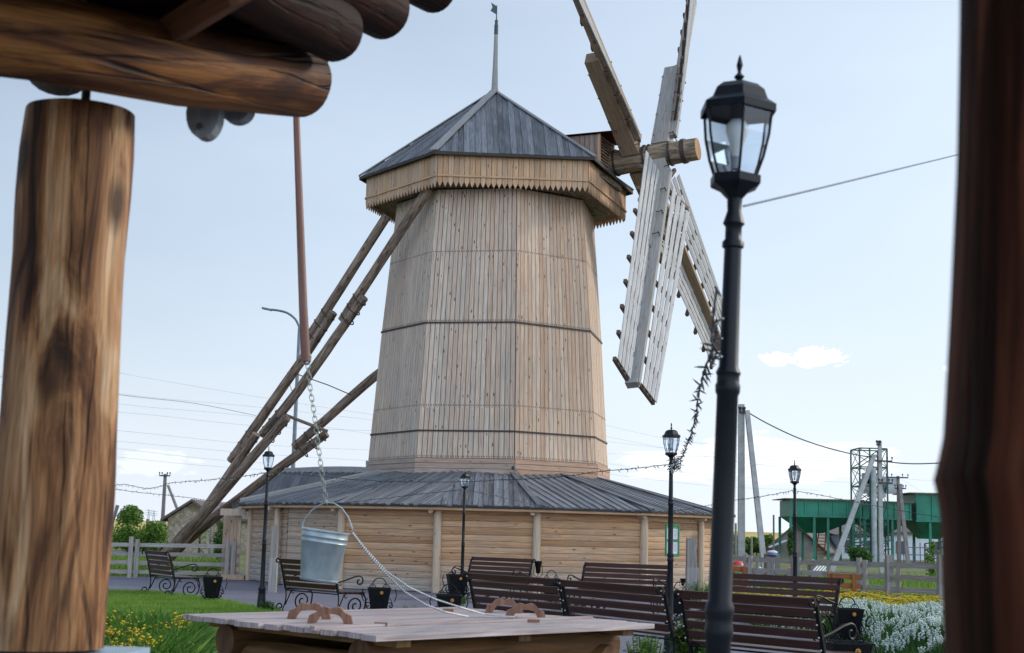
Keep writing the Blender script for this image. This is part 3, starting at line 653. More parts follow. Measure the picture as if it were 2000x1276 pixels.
# dormer hood for the shaft
tailv = V((-sd.x, -sd.y, 0)).normalized(); fx = -tailv; fy = V((-fx.y, fx.x, 0))
dc = V((cc.x, cc.y, 0)); dwm = wood('dormer_boards', [(.40, .27, .21), (.34, .22, .17), (.43, .31, .25)], knots=.4); dw = .62; r0, r1 = 1.1, 3.62; zb, zt = 12.3, 13.55
for s_ in (-1, 1):
    n = 16; b = MB()
    for j in range(n):
        q0 = dc+fx*(r0+(r1-r0)*(j+.5)/n)+fy*s_*dw
        b.beam(q0+V((0, 0, zb)), q0+V((0, 0, zt)), fx*((r1-r0)/n-.012), fy*.03, w=.25)
    b.build('dormer_wall', dwm, mill)
b = MB()
for j in range(9):
    z = 12.75+j*.095; q = dc+fx*(r1)+V((0, 0, z)); b.beam(q-fy*dw, q+fy*dw, fx*.07+V((0, 0, -.03)), V((0, 0, .02)), w=.2)
b.beam(dc+fx*r1-fy*dw+V((0, 0, zb)), dc+fx*r1-fy*dw+V((0, 0, zt)), fy*.08, fx*.08); b.beam(dc+fx*r1+fy*dw+V((0, 0, zb)), dc+fx*r1+fy*dw+V((0, 0, zt)), fy*.08, fx*.08)
b.build('dormer_louvre', MT['cap'], mill)
b = MB()
for s_ in (-1, 1):
    q0, q1 = dc+fx*(r0)+V((0, 0, zt+.24)), dc+fx*(r1+.55)+V((0, 0, zt+.24))
    b.face([q0, q1, q1+fy*s_*(dw+.12)+V((0, 0, -.24)), q0+fy*s_*(dw+.12)+V((0, 0, -.24))]); b.face([q0+V((0, 0, .03)), q1+V((0, 0, .03)), q1+fy*s_*(dw+.12)+V((0, 0, -.21)), q0+fy*s_*(dw+.12)+V((0, 0, -.21))])
    b.beam(q1, q1+fy*s_*(dw+.12)+V((0, 0, -.24)), fx*.04, V((0, 0, .10)))
b.build('dormer_roof', plain('dark_red_sheet', (.13, .035, .03), .6), mill)
b = MB()
q = dc+fx*3.62; b.beam(q-fy*1.0+V((0, 0, 12.25)), q+fy*1.0+V((0, 0, 12.25)), fx*.35, V((0, 0, .22)), w=.3)
b.build('shaft_bearing_beam', MT['prop'], mill)
# ---- tail poles: each of log lengths lashed together
def tdepth(k, x): return {0: 47.6+(43.2-47.6)*(x-318)/(757-318), 1: 47.3+(40.9-47.3)*(x-318)/(838-318), 2: 47.7+(46.0-47.7)*(x-318)/(742-318)}[k]
TP = {0: [[(757, 420), (638, 606), (602, 661)], [(651, 610), (588, 706), (451, 901)], [(501, 848), (405, 989), (352, 1062)]],
      1: [[(838, 368), (699, 579), (669, 627)], [(711, 581), (654, 661), (581, 765), (513, 850)], [(560, 816), (417, 982), (355, 1050), (312, 1100)]],
      2: [[(746, 725), (710, 754), (637, 819), (575, 874)], [(638, 847), (529, 927), (417, 1013), (360, 1060), (318, 1100)]]}
for k, segs in TP.items():
    for j, sg in enumerate(segs):
        P = catmull([aty(x, y, tdepth(k, x)-.12*j) for x, y in sg], 4); last = j == len(segs)-1; nn_ = len(P); m_ = MB()
        re_ = {0: .17, 1: .25, 2: .20}[k] if last else .155
        m_.tube(P, [.145+(re_-.145)*(q/(nn_-1))**1.5 for q in range(nn_)], 14, wob=.10, r=random.random())
        m_.build('tail_pole', MT['prop'], mill, smooth=True)
    for (a_, c_) in zip(segs[:-1], segs[1:]):
        lo, hi_ = V((*a_[-1], 0)), V((*c_[0], 0)); A1 = V((*a_[-2], 0)); dirp = (lo-A1).normalized(); Ln = (lo-hi_).dot(dirp)
        for f in (.14, .5, .86):
            qa = lo-dirp*Ln*(1-f); cq = hi_+dirp*Ln*f; p0, p1 = aty(qa.x, qa.y, tdepth(k, qa.x)), aty(cq.x, cq.y, tdepth(k, cq.x)-.1)
            c0 = (p0+p1)/2; o_ = (p1-p0).normalized(); dv_ = (aty(lo.x, lo.y, tdepth(k, lo.x))-aty(A1.x, A1.y, tdepth(k, A1.x))).normalized(); o_ = (o_-dv_*o_.dot(dv_)).normalized(); nn = dv_.cross(o_); hw = (p1-p0).length/2+.165
            hp = MB(); hp.tube([c0+o_*math.cos(q)*hw+nn*math.sin(q)*.185 for q in np.linspace(0, 2*math.pi, 20, endpoint=False)], .02, 6, closed=True); hp.build('lashing_hoop', MT['band'], mill)
b = MB(); b.tube([aty(553, 809, 44.9), aty(640, 843, 45.2)], [.05, .055], 8); b.build('spacer_bar', wood('bar_wood', [(.24, .20, .15)]*2), mill)
b = MB(); b.tube([aty(577, 730, 45.5), aty(640, 752, 45.4), aty(687, 772, 45.5)], .018, 6); b.tube([aty(561, 728, 45.4), aty(566, 752, 45.3), aty(572, 768, 45.2)], .01, 5); b.build('tie_cable', MT['wire'], mill)
# ground beam of logs at the foot
# notice board on the base wall
def annex_at(px, py, out=.1):
    for a in np.arange(-95, 95, .1):
        pass
nb_ = thing('notice_board', 'green framed notice board with four white sheets hanging on the plank wall', 'notice board', tuple(aty(1313, 1056, 37.6)))
c0 = aty(1313, 1056, 37.6); ax = V((math.cos(33*D), math.sin(33*D), 0)); ny = V((ax.y, -ax.x, 0)); b = MB()
wN, hN = .42, .80
for s_ in (-1, 1): b.beam(c0+ax*s_*wN/2-V((0, 0, hN/2)), c0+ax*s_*wN/2+V((0, 0, hN/2)), ax*.04, ny*.04)
for z in (-hN/2, 0, hN/2): b.beam(c0-ax*wN/2+V((0, 0, z)), c0+ax*wN/2+V((0, 0, z)), V((0, 0, .04)), ny*.045)
b.build('board_frame', MT['frame_green'], nb_)
b = MB(); b.beam(c0-ax*wN/2-ny*.01, c0+ax*wN/2-ny*.01, V((0, 0, hN)), ny*.012); b.build('board_panel', plain('notice_yellowgreen', (.20, .33, .10), .6), nb_)
b = MB()
for sx_ in (-1, 1):
    for sz_ in (-1, 1):
        q = c0+ax*sx_*.098+V((0, 0, sz_*.19+(-.02 if sz_ > 0 else 0)))+ny*.004
        b.beam(q-ax*.078, q+ax*.078, V((0, 0, .27 if sz_ > 0 else .31)), ny*.004)
        for l_ in range(6): b.beam(q-ax*.055+V((0, 0, .10-.035*l_))+ny*.004, q+ax*(.055-.03*random.random())+V((0, 0, .10-.035*l_))+ny*.004, V((0, 0, .008)), ny*.002, m=1)
b.build('paper_sheet', [MT['paper'], MT['ink']], nb_)
hk = thing('eave_bracket', 'thin pale metal stay on the mill skirt holding the light string', 'bracket', tuple(aty(1003, 915, 39.6)))
b = MB(); b.tube([aty(1003, 914, 39.8), aty(1024, 935, 39.0)], .018, 6); b.build('stay_bar', MT['bolt'], hk); b = MB(); b.ball(aty(1003, 914, 39.8), .06); b.build('insulator', MT['wire'], hk)
# ------------------------------------------------------------------ street lamps
def make_lamp():
    t = thing('street_lamp', 'x', 'street lamp', (0, 0, 0), 'black lantern lamps on slim posts')
    b = MB()
    b.lathe([(.10, 0), (.10, .03), (.085, .05), (.082, .12), (.070, .30), (.062, .38), (.072, .40), (.072, .43), (.055, .45), (.044, .50), (.038, 1.20), (.043, 1.215), (.044, 1.235), (.040, 1.25), (.040, 1.27), (.044, 1.285), (.043, 1.305), (.036, 1.32), (.033, 1.94), (.038, 1.95), (.039, 1.97), (.035, 1.98), (.035, 2.00), (.039, 2.01), (.030, 2.03), (.027, 2.40), (.034, 2.405), (.034, 2.42), (.026, 2.43), (.026, 2.47), (.034, 2.48), (.022, 2.52), (.024, 2.56)], 16)
    b.build('lamp_post', MT['lamp'], t, smooth=True)
    b = MB(); ph_ = 30*D*0+math.pi/2
    b.lathe([(.022, 2.54), (.026, 2.56), (.05, 2.585), (.080, 2.60), (.084, 2.605), (.084, 2.63), (.02, 2.636)], 6, ph=ph_)
    lan = b.build('lantern_base', MT['lamp'], t)
    b = MB(); b.lathe([(.068, 2.635), (.089, 2.69), (.105, 2.76), (.113, 2.84)], 6, ph=ph_); b.build('lantern_glass', MT['glass'], t)
    b = MB()
    for k in range(6):
        a = ph_+k*math.pi/3; b.tube([(math.cos(a)*r, math.sin(a)*r, z) for r, z in ((.069, 2.63), (.090, 2.69), (.106, 2.76), (.114, 2.845))], .0045, 6)
    b.build('lantern_rib', MT['lamp'], t)
    b = MB(); b.lathe([(.004, 2.842), (.118, 2.842), (.127, 2.832), (.127, 2.856), (.118, 2.862), (.098, 2.876), (.086, 2.908), (.062, 2.928), (.028, 2.934), (.012, 2.93), (.008, 2.945), (.018, 2.957), (.007, 2.968), (.006, 2.975), (.011, 2.995), (.005, 3.02), (.001, 3.03)], 6, ph=ph_); b.build('lantern_roof', MT['lamp'], t)
    b = MB(); b.lathe([(.013, 2.655), (.013, 2.69), (.014, 2.70), (.024, 2.74), (.036, 2.775), (.036, 2.795), (.022, 2.815), (.002, 2.82)], 12, m=0); b.lathe([(.015, 2.655), (.015, 2.695)], 12, m=1); b.build('bulb', [MT['bulb'], MT['bulbbase']], t, smooth=True)
    return t
lamp0 = make_lamp()
LP = {}
def place_lamp(o, x, y, label, tilt=0., rz=0., sc=1.0):
    o.location = (x, y, 0); o.rotation_euler = (0, tilt, rz); o.scale = (sc, sc, sc)
    o['label'] = label
def lamp_xy(px, py, dist): p = aty(px, py, dist); return p.x, p.y
specs = [('A', 524, 900, 26.5, 'slim black lantern lamp left of the bucket, in front of the log props', 0, .2),
         ('B', 908, 935, 34.3, 'small black lantern lamp standing before the plank wall, second lamp from left', 0, .3),
         ('C', 1311, 870, 18.9, 'black lantern lamp with a tangle of light strings round its neck', 0, .1),
         ('D', 1552, 930, 27.0, 'black lantern lamp with open sky behind it, in front of the green hoppers', 0, .25),
         ('E', 1436, 250, 4.35, 'large near black lantern lamp with a tilted post, a bulb clearly inside', 2.0*D, .0)]
for i, (k, px, py, dd, lab, tl, rz) in enumerate(specs):
    o = lamp0 if i == 0 else copy_tree(lamp0)
    p = aty(px, py, dd)
    place_lamp(o, p.x-math.tan(tl)*2.6, dd, lab, tl, rz); LP[k] = V((p.x, dd, 2.5))
# ------------------------------------------------------------------ benches
def spiral(c, r0, r1, a0, a1, n=22): return [(c[0]+(r0+(r1-r0)*t)*math.cos(a0+(a1-a0)*t), c[1]+(r0+(r1-r0)*t)*math.sin(a0+(a1-a0)*t)) for t in np.linspace(0, 1, n)]
def make_bench(L=1.9):
    """local frame: x along the length, +y is the way a sitter faces, the back leans to -y"""
    t = thing('park_bench', 'x', 'bench', (0, 0, 0), 'park benches of dark slats and scrolled iron')
    for sx_ in (0, L):
        b = MB(); P = lambda pts: [V((sx_, y, z)) for y, z in pts]
        b.tube(P([(-.02, .40), (-.03, .52), (-.07, .68), (-.12, .82), (-.17, .94)]+spiral((-.215, .925), .052, .018, .35, 4.9, 14)), .015, 6)     # back post with scroll
        b.beam(V((sx_, -.03, .42)), V((sx_, -.15, .92)), V((.045, 0, 0)), V((0, .02, 0)))
        b.tube(P([(-.02, .42), (-.01, .30), (-.02, .18), (-.06, .08)]+spiral((-.13, .10), .095, .02, -.9, -8.2, 30)), .013, 6)      # rear leg scroll
        b.tube(P([(.10, .40), (-.02, .13)]), .012, 6)
        b.tube(P([(.50, .41), (.545, .32), (.535, .20)]+spiral((.34, .205), .195, .03, 0, -11.4, 46)), .014, 6)                  # big front spiral
        b.tube(P(spiral((.14, .36), .04, .012, 1.57, 6.5, 12)), .008, 5); b.tube(P(spiral((.33+.14, .385), .03, .012, 1.57, -4, 12)), .008, 5)
        b.tube(P([(-.02, .42), (.2, .415), (.50, .42)]), .013, 6)
        b.tube(P([(-.06, .60), (.1, .64), (.28, .70), (.38, .72)]+spiral((.40, .63), .09, .022, 1.6, -4.8, 26)), .014, 6)         # armrest
        b.tube(P(spiral((.0, .575), .035, .012, 2, -3.6, 12)), .008, 5)
        for z in (.48, .60, .72, .84, .93): b.ball((sx_, -.04-(z-.42)*.25-.022, z), .012, n=6, m=1)
        b.build('side_frame', [MT['iron'], MT['bolt']], t, smooth=True)
    for k in range(5):
        z = .52+k*.103; y = -.02-(z-.42)*.25-(.03 if k == 4 else 0); b = MB()
        wv = V((0, -.020, .078)); b.beam((-.02, y, z), (L+.02, y, z), wv, V((0, .024, .006)), r=.2*k)
        b.build('back_slat', MT['slat'], t)
    for k in range(5):
        b = MB(); b.beam((-.02, .05+k*.105, .435+.004*math.cos(k)), (L+.02, .05+k*.105, .435+.004*math.cos(k)), V((0, .075, 0)), V((0, 0, .025)), r=.18*k); b.build('seat_slat', MT['seat'] if 'seat' in MT else MT['slat'], t)
    b = MB(); b.tube([V((0, -.02, .40)), V((L, -.02, .40))], .011, 6); b.tube([V((0, .5, .40)), V((L, .5, .40))], .011, 6); b.build('seat_rail', MT['iron'], t)
    return t
bench0 = make_bench()
BL = 1.9
def bench(first, px, py, topz, psi, face, label, L=BL):
    """place by the near-left upper slat end seen at px,py (height topz); psi: how much the right end comes nearer"""
    o = bench0 if first else copy_tree(bench0)
    p = atz(px, py, topz); X = V((math.cos(psi*D), -math.sin(psi*D), 0)); yb = .17*L/BL
    if face == 'away':       # sitter faces right-away; local x runs left to right
        rz = -psi*D; Yd = V((math.sin(psi*D), math.cos(psi*D), 0)); loc = V((p.x, p.y, 0))+Yd*.15
    else:                    # sitter faces the camera side; local x runs right to left
        rz = math.pi-psi*D; Yd = -V((math.sin(psi*D), math.cos(psi*D), 0)); loc = V((p.x, p.y, 0))+X*L+Yd*.15
    o.location = loc; o.rotation_euler = (0, 0, rz); o.scale = (L/BL, 1, 1); o['label'] = label
    return o
bench(True, 286, 1074, .98, 60, 'away', 'leftmost bench, seen from behind beside the log props and lawn', 1.75)
bench(False, 549, 1090, .98, 52, 'away', 'bench behind the hanging bucket, partly hidden by it', 1.85)
bench(False, 921, 1087, .98, 44, 'front', 'bench facing the camera between the middle lamp and the black spotlight', 1.95)
bench(False, 917, 1118, .98, 56, 'away', 'left bench of the near row, its slats right behind the lid grips', 2.1)
bench(False, 1099, 1131, .98, 60, 'away', 'middle bench of the near row, ending at the lamp with light strings', 2.1)
bench(False, 1142, 1098, .98, 36, 'front', 'bench facing the camera just left of the notice board lamp', 2.0)
bench(False, 1330, 1151, .98, 50, 'away', 'right bench of the near row, crossed by the large near lamp post', 1.75)
bench(False, 1425, 1119, .98, 48, 'front', 'bench facing the camera in front of the yellow flower bed', 2.1)
# ------------------------------------------------------------------ litter bins
def make_bin():
    t = thing('litter_bin', 'x', 'litter bin', (0, 0, 0), 'black iron litter bins beside the benches')
    b = MB(); n = 4
    b.lathe([(.19, .10), (.195, .12), (.285, .50), (.295, .50), (.295, .52), (.27, .52), (.26, .48), (.18, .13), (.0, .13)], 4, ph=math.pi/4)
    b.build('bin_body', MT['iron'], t)
    b = MB()
    for s_ in (-1, 1):
        b.tube([(s_*.12+.055*math.cos(a), -.0, .52+.06*math.sin(a)) for a in np.linspace(-.2, math.pi+.2, 12)], .008, 5)
        b.tube([(s_*.12+.02*math.cos(a), -.0, .535+.02*math.sin(a)) for a in np.linspace(0, 5.5, 10)], .006, 5)
    b.tube([(.12*math.cos(a), 0, .57+.12*math.sin(a)) for a in np.linspace(0, math.pi, 14)], .010, 6)
    b.build('bin_handle', MT['iron'], t)
    b = MB()
    for s_ in (-1, 1):
        b.tube([(.04, -.212, .44), (s_*.13, -.16, .12)], .007, 5)
        for k in (-1, 1): b.tube([(s_*.10+.06*k*math.cos(a)*1.0, -.02*s_, .07+.06*math.sin(a)) for a in np.linspace(-1.57, 3.3, 14)], .008, 5)
        b.tube([(s_*.02, 0, .10), (s_*.12, 0, .02), (s_*.2, 0, .008), (s_*.24, 0, .03), (s_*.22, 0, .045)], .009, 5); b.tube([(0, s_*.02, .10), (0, s_*.12, .02), (0, s_*.2, .008), (0, s_*.24, .03)], .009, 5)
        b.tube([(s_*.15+.0, 0, .10), (s_*.21, 0, .17), (s_*.23, 0, .28), (s_*.19, 0, .34)], .008, 5)
    for s_ in (-1, 1):
        sp_l = spiral((s_*.205, .21), .075, .015, -math.pi/2, (-math.pi/2-8.5) if s_ > 0 else (-math.pi/2+8.5), 26)
        b.tube([(x, -.03, z) for x, z in sp_l], .009, 5)
        b.tube([(s_*.20, -.03, .135), (s_*.10, -.05, .06), (0, -.05, .04)], .009, 5); b.tube([(s_*.285, 0, .50), (s_*.31, -.01, .40), (s_*.27, -.03, .28)], .009, 5)
    b.build('bin_stand', MT['iron'], t)
    b = MB()
    for k in range(8):
        a = k*math.pi/4; b.ball((.04+.020*math.cos(a), -.225, .44+.020*math.sin(a)), .012, .008, .012, n=6)
    b.ball((.04, -.232, .44), .012, n=6); b.build('brass_flower', MT['brass'], t)
    return t
bin0 = make_bin()
for i, (px, py, z, dd, rz, sc, lab) in enumerate([
    (416, 1117, .52, 29.2, .25, .95, 'leftmost litter bin, on a scrolled stand at the arm of the leftmost bench'),
    (741, 1147, .52, 25.6, .1, 1.0, 'litter bin with a brass flower beside the bench behind the bucket'),
    (893, 1119, .58, 33.0, .2, 1.1, 'litter bin at the foot of the middle lamp'),
    (877, 1164, .52, 23.4, .1, 1.0, 'litter bin with a brass flower just above the rope strands, at the near benches'),
    (1077, 1128, .55, 32.6, .1, .9, 'litter bin showing only its hoop handle right of the black spotlight'),
    (1327, 1146, .52, 27.5, .3, .9, 'litter bin handle showing between the near row and the notice board wall'),
    (1655, 1186, .52, 22.0, .05, 1.0, 'farther of the two litter bins against the white flowers, with the taller hoop'),
    (1654, 1249, .52, 14.6, .08, 1.0, 'nearer of the two litter bins by the white flowers, brass flower on its front')]):
    o = bin0 if i == 0 else copy_tree(bin0); p = aty(px, py, dd); o.location = (p.x, dd, 0); o.rotation_euler = (0, 0, rz); o.scale = (sc, sc, z/.52); o['label'] = lab
# small spotlights
def make_spot():
    t = thing('garden_spotlight', 'x', 'spotlight', (0, 0, 0), 'small black garden spotlights'); b = MB()
    b.lathe([(.03, 0), (.05, .02), (.06, .12), (.085, .22), (.09, .24), (.09, .27), (.07, .275), (.065, .25), (.0, .2)], 14, (0, 0, .62)); b.build('spotlight_head', MT['iron'], t, smooth=True)
    b = MB(); b.tube([(0, 0, 0), (0, 0, .63)], .012, 6); b.tube([(-.09, 0, .80), (-.1, 0, .60), (0, 0, .52), (.1, 0, .60), (.09, 0, .80)], .008, 5); b.build('spotlight_stand', MT['iron'], t); return t
o = make_spot(); p = aty(1051, 1112, 33.0); o.location = (p.x, 33.0, 0); o.scale = (1, 1, .93/.9); o['label'] = 'black garden spotlight on a stand in front of the pale wall post'
o2 = copy_tree(o); p = aty(1334, 1128, 35.0); o2.location = (p.x, 35.0, 0); o2.scale = (.8, .8, .62); o2['label'] = 'tiny black garden spotlight at the foot of the grey notched stump by the notice board'
# ------------------------------------------------------------------ fences and stump posts
def fence(name, label, pts, posts, thin, rails, zt, r=.11):
    t = thing(name, label, 'fence', (pts[0].x, pts[0].y, 0))
    b = MB(); u = (pts[1]-pts[0]).normalized(); nn = V((u.y, -u.x, 0))
    for z in rails:
        for a, c in zip(pts[:-1], pts[1:]):
            L = (c-a).length; k = max(1, int(L/3)); 
            for j in range(k):
                q0, q1 = a.lerp(c, j/k), a.lerp(c, (j+.995)/k); dz = random.uniform(-.015, .015)
                b.beam(q0+V((0, 0, z+dz)), q1+V((0, 0, z-dz)), V((0, 0, r)), nn*.035)
    b.build('rails', MT['fence'], t)
    for f, kind in [(x, 0) for x in posts]+[(x, 1) for x in thin]:
        q = pts[0].lerp(pts[-1], f); b = MB()
        if kind == 0:
            for s_ in (-1, 1): b.beam(q+u*s_*.09+nn*.05, q+u*s_*.09+nn*.05+V((0, 0, zt-.02*(s_+1)-random.random()*.05)), u*.12, nn*.06, r=random.random())
        else: b.beam(q+nn*.04, q+nn*.04+V((0, 0, zt-.12)), u*.10, nn*.04)
        b.build('fence_post', MT['fence'], t)
    return t
fl0, fl1 = aty(190, 1062, 41.8), aty(470, 1062, 42.6); fl0.z = fl1.z = 0
fence('rail_fence', 'grey four rail timber fence behind the leftmost bench and the log props', [fl0, fl1], [.255, .93], [], [.96, .70, .44, .18], 1.2, .115)
fr0, fr1 = aty(1405, 1090, 36.8), aty(1850, 1100, 30.6); fr0.z = fr1.z = 0
fence('rail_fence', 'grey rail timber fence behind the flower beds, in front of the green hoppers', [fr0, fr1], [.155, .385, .675], [.20, .275, .53, .82], [1.04, .78, .52, .26], 1.2, .115)
def stump(px, pyt, dd, wpx, label, ztop_extra=0):
    p = aty(px, pyt, dd); h = p.z; t = thing('stump_post', label, 'post', (p.x, dd, 0), 'squared weathered timber posts'); w_ = wpx/F*dd; b = MB()
    b.beam((p.x, dd, 0), (p.x, dd, h*.52), V((w_*1.05, 0, 0)), V((0, w_, 0)), r=.3, w=.15); b.beam((p.x-w_*.08, dd, h*.52), (p.x-w_*.1, dd, h), V((w_*.86, 0, 0)), V((0, w_*.8, 0)), W1=V((w_*.78, 0, 0)), r=.7, w=.1)
    b.build('notched_timber', MT['fence'], t)
stump(538, 1027, 34.5, 14, 'squared weathered timber post right behind the left lamp')
stump(1352, 1051, 36.2, 22, 'grey notched timber post right of the notice board')
stump(1738, 1084, 32.0, 17, 'thick timber post in the fence line below the leaning concrete strut')
stump(1841, 1084, 30.3, 20, 'rightmost thick timber post at the end of the fence, by the dark log')
# ------------------------------------------------------------------ WELL, bucket, chain, pole
ZL = .85
cL, cN, cR = atz(352, 1205, ZL), atz(735, 1247, ZL), atz(1285, 1222, ZL); cF = cL+cR-cN
well = thing('well', 'square log well with a pale plank lid and carved grips', 'well', ((cL+cR)[0]/2, (cL+cR)[1]/2, 0))
b = MB(); e1 = (cR-cN); L1 = e1.length; e1 = e1/L1; e2 = (cL-cN); L2 = e2.length; e2 = e2/L2
nP = 15
for j in range(nP):
    q = cN+e2*(L2*(j+.5)/nP); z_ = V((0, 0, random.uniform(-.004, .004))); ex = random.uniform(-.05, .05); ey = random.uniform(-.06, .02)
    if j in (0,): ex = 0
    b.beam(q+z_-e1*(.0+ex), q+z_+e1*(L1+ey), e2*(L2/nP-.008), V((0, 0, .035)), w=.2*random.random())
b.build('lid_planks', MT['lid'], well)
b = MB()
for f in (.10, .5, .9): q = cN+e1*L1*f-V((0, 0, .045)); b.beam(q+e2*.06, q+e2*(L2-.06), e1*.12, V((0, 0, .05)))
b.build('lid_batten', MT['welllog'], well)
def wl(a, c, z, r=.115, ext=.2):
    d_ = (c-a).normalized(); q0, q1 = a-d_*ext, c+d_*ext; m_ = MB(); n_ = 8
    m_.tube([V((*q0.lerp(q1, t).xy, z)) for t in np.linspace(0, 1, n_)], [r*(1+.03*math.sin(k*2+z*9)) for k in range(n_)], 18, wob=.06, capm=1); m_.build('frame_log', [MT['welllog'], wsm2], well, smooth=True)
wsm2 = wood('well_log_end', [(.13, .06, .03), (.16, .08, .035)], knots=0, dark=.4, gs=12)
ins = .36
kN, kL, kR, kF = cN+e1*ins+e2*ins, cL+e1*ins-e2*ins, cR-e1*ins+e2*ins, cF-e1*ins-e2*ins
for i in range(4):
    z = .70-i*.215
    for a_, c_ in ((kN, kR), (kL, kF)): wl(a_, c_, z)
    if z-.1 > 0:
        for a_, c_ in ((kN, kL), (kR, kF)): wl(a_, c_, z-.105)
def grip(c, rz, sc=1.0):
    m_ = MB(); pts = [(-.165, .0), (-.15, .055), (-.105, .075), (-.08, .105), (-.045, .118), (0, .105), (.045, .118), (.08, .105), (.105, .075), (.15, .055), (.165, .0), (.10, .0), (.085, .035), (.055, .062), (0, .066), (-.055, .062), (-.085, .035), (-.10, .0)]
    ca, sa = math.cos(rz), math.sin(rz); half = .036
    for s_ in (1, -1):
        F_ = [V((c.x+x*sc*ca-s_*half*sa*-1*0+(-sa)*s_*half, c.y+x*sc*sa+ca*s_*half, c.z+z*sc)) for x, z in pts]
        n_ = len(pts)
        for k in range(n_//2-0):
            a0, a1 = k, k+1; o0, o1 = (n_-1-k), (n_-2-k)
            if k < 8: 
                pass
        outer = list(range(0, 11)); inner = list(range(17, 10, -1))
        # strip between outer arc and inner arc
        O = [F_[i] for i in outer]; I = []
        for i in range(11):
            t = i/10*6; k0 = int(t); k1 = min(6, k0+1); I.append(F_[inner[k0]].lerp(F_[inner[k1]], t-k0))
        for k in range(10): m_.face([O[k], O[k+1], I[k+1], I[k]] if s_ < 0 else [I[k], I[k+1], O[k+1], O[k]], r=.5)
        if s_ == 1: OO, II = O, I
        else:
            for k in range(10):
                m_.face([OO[k], OO[k+1], O[k+1], O[k]], [(0, k*.04), (0, k*.04+.04), (.04, k*.04+.04), (.04, k*.04)], r=.5); m_.face([II[k+1], II[k], I[k], I[k+1]], r=.5)
    o = m_.build('grip', MT['grip'], well, smooth=True); return o
zt_ = ZL+.02
for px, py in ((604, 1208), (645, 1217), (985, 1196), (1026, 1207)):
    grip(atz(px, py, zt_), .03, .95)
b = MB()
for px, py in ((744, 1219), (875, 1192), (1042, 1213)):
    q = atz(px, py, zt_+.012); b.beam(q-V((.045, 0, 0)), q+V((.045, 0, 0)), V((0, .03, 0)), V((0, 0, .022)))
b.build('cleat', MT['grip'], well)
b = MB(); q = (cN+e1*L1*.98+e2*L2*.28+V((0, 0, .02))); q0 = (cN-e1*.02+e2*L2*.28+V((0, 0, .02))); b.beam(q0, q, e2*.05, V((0, 0, .03))); b.build('lid_edge_strip', MT['lid'], well)
# hanging pole
YB = 8.6
sp_ = thing('sweep_pole', 'thin red brown wooden pole hanging down from the canopy above the chain', 'pole', tuple(aty(597, 705, YB)))
b = MB(); b.tube([aty(x, y, YB) for x, y in ((597, 706), (592, 600), (586, 430), (580, 260), (576, 120), (573, 30))], [.030, .027, .024, .021, .020, .019], 10, wob=.08); b.build('pole_shaft', MT['pole'], sp_, smooth=True)
tpz = aty(573, 30, YB); b = MB(); b.tube([tpz+V((.35, 0, .05)), tpz, V((-4.6, YB, tpz.z-.25)), V((-8.4, YB, tpz.z-1.0))], [.05, .06, .09, .12], 12, wob=.05); b.build('sweep_arm', MT['pole'], sp_, smooth=True)
b = MB(); b.tube([V((-5.9, YB+.17, 0)), V((-5.9, YB+.17, 2.2)), V((-5.9, YB+.17, tpz.z-.2))], [.13, .12, .11], 16, wob=.05); b.build('fulcrum_post', MT['prop'], sp_, smooth=True)
b = MB(); b.tube([aty(x, y, YB-.0) for x, y in ((590, 703), (592, 711), (601, 712), (606, 706), (607, 697), (604, 690), (600, 692))], .006, 6); b.build('iron_ring', MT['steel'], sp_)
ch = MB(); P0, P1 = V(aty(601, 708, YB)), V(aty(638, 984, YB))
cp = [aty(x, y, YB) for x, y in ((601, 710), (606, 760), (614, 810), (620, 860), (627, 910), (632, 950), (638, 984))]
def along(pts, f):
    Ls = [0]
    for a_, c_ in zip(pts[:-1], pts[1:]): Ls.append(Ls[-1]+(c_-a_).length)
    t = f*Ls[-1]
    for k in range(len(pts)-1):
        if t <= Ls[k+1]+1e-9: return pts[k].lerp(pts[k+1], (t-Ls[k])/(Ls[k+1]-Ls[k]))
    return pts[-1]
nl = 26
for k in range(nl):
    c0 = along(cp, (k+.5)/nl); dv = (along(cp, min(1, (k+.8)/nl))-along(cp, (k+.2)/nl)).normalized(); sv = V((0, 1, 0)).cross(dv).normalized() if k % 2 == 0 else V((.25, 1, 0)).normalized()
    hl = .5*(P1-P0).length/nl*1.32; wd = .0125
    pp = [c0+dv*(hl-wd if math.sin(a) > 0 else -(hl-wd))+dv*wd*math.sin(a)+sv*wd*math.cos(a) for a in np.linspace(0, 2*math.pi, 12, endpoint=False)]
    ch.tube(pp, .0026, 5, closed=True)
tag(ch.build('chain', MT['steel'], smooth=True), 'steel link chain hanging from the pole down to the bucket handle', 'chain')
bc = thing('bucket', 'galvanised zinc bucket hanging tilted from a chain over the well', 'bucket', tuple(aty(636, 1036, YB)))
c0 = aty(636, 1037, YB); tilt = 6*D
axd = V((-math.sin(tilt)*.9, 0, -math.cos(tilt))); a1 = V((math.cos(tilt), 0, -math.sin(tilt))); a2 = V((0, 1, 0))
def latheax(m_, prof, n=32):
    i0 = len(m_.v)
    for rr, h in prof:
        for j in range(n):
            an_ = 2*math.pi*j/n; p = c0+axd*h+(a1*math.cos(an_)+a2*math.sin(an_))*rr; m_.v.append(tuple(p))
    for k in range(len(prof)-1):
        for j in range(n):
            j2 = (j+1) % n; m_.idx((i0+k*n+j, i0+(k+1)*n+j, i0+(k+1)*n+j2, i0+k*n+j2), [(0, 0)]*4)
b = MB(); latheax(b, [(.143, .0), (.147, -.003), (.147, .006), (.141, .010), (.1385, .034), (.1405, .038), (.138, .042), (.1355, .064), (.1375, .068), (.135, .072), (.113, .285), (.116, .288), (.113, .298), (.108, .298), (.0, .296)]); latheax(b, [(.141, .0), (.110, .28), (0, .28)])
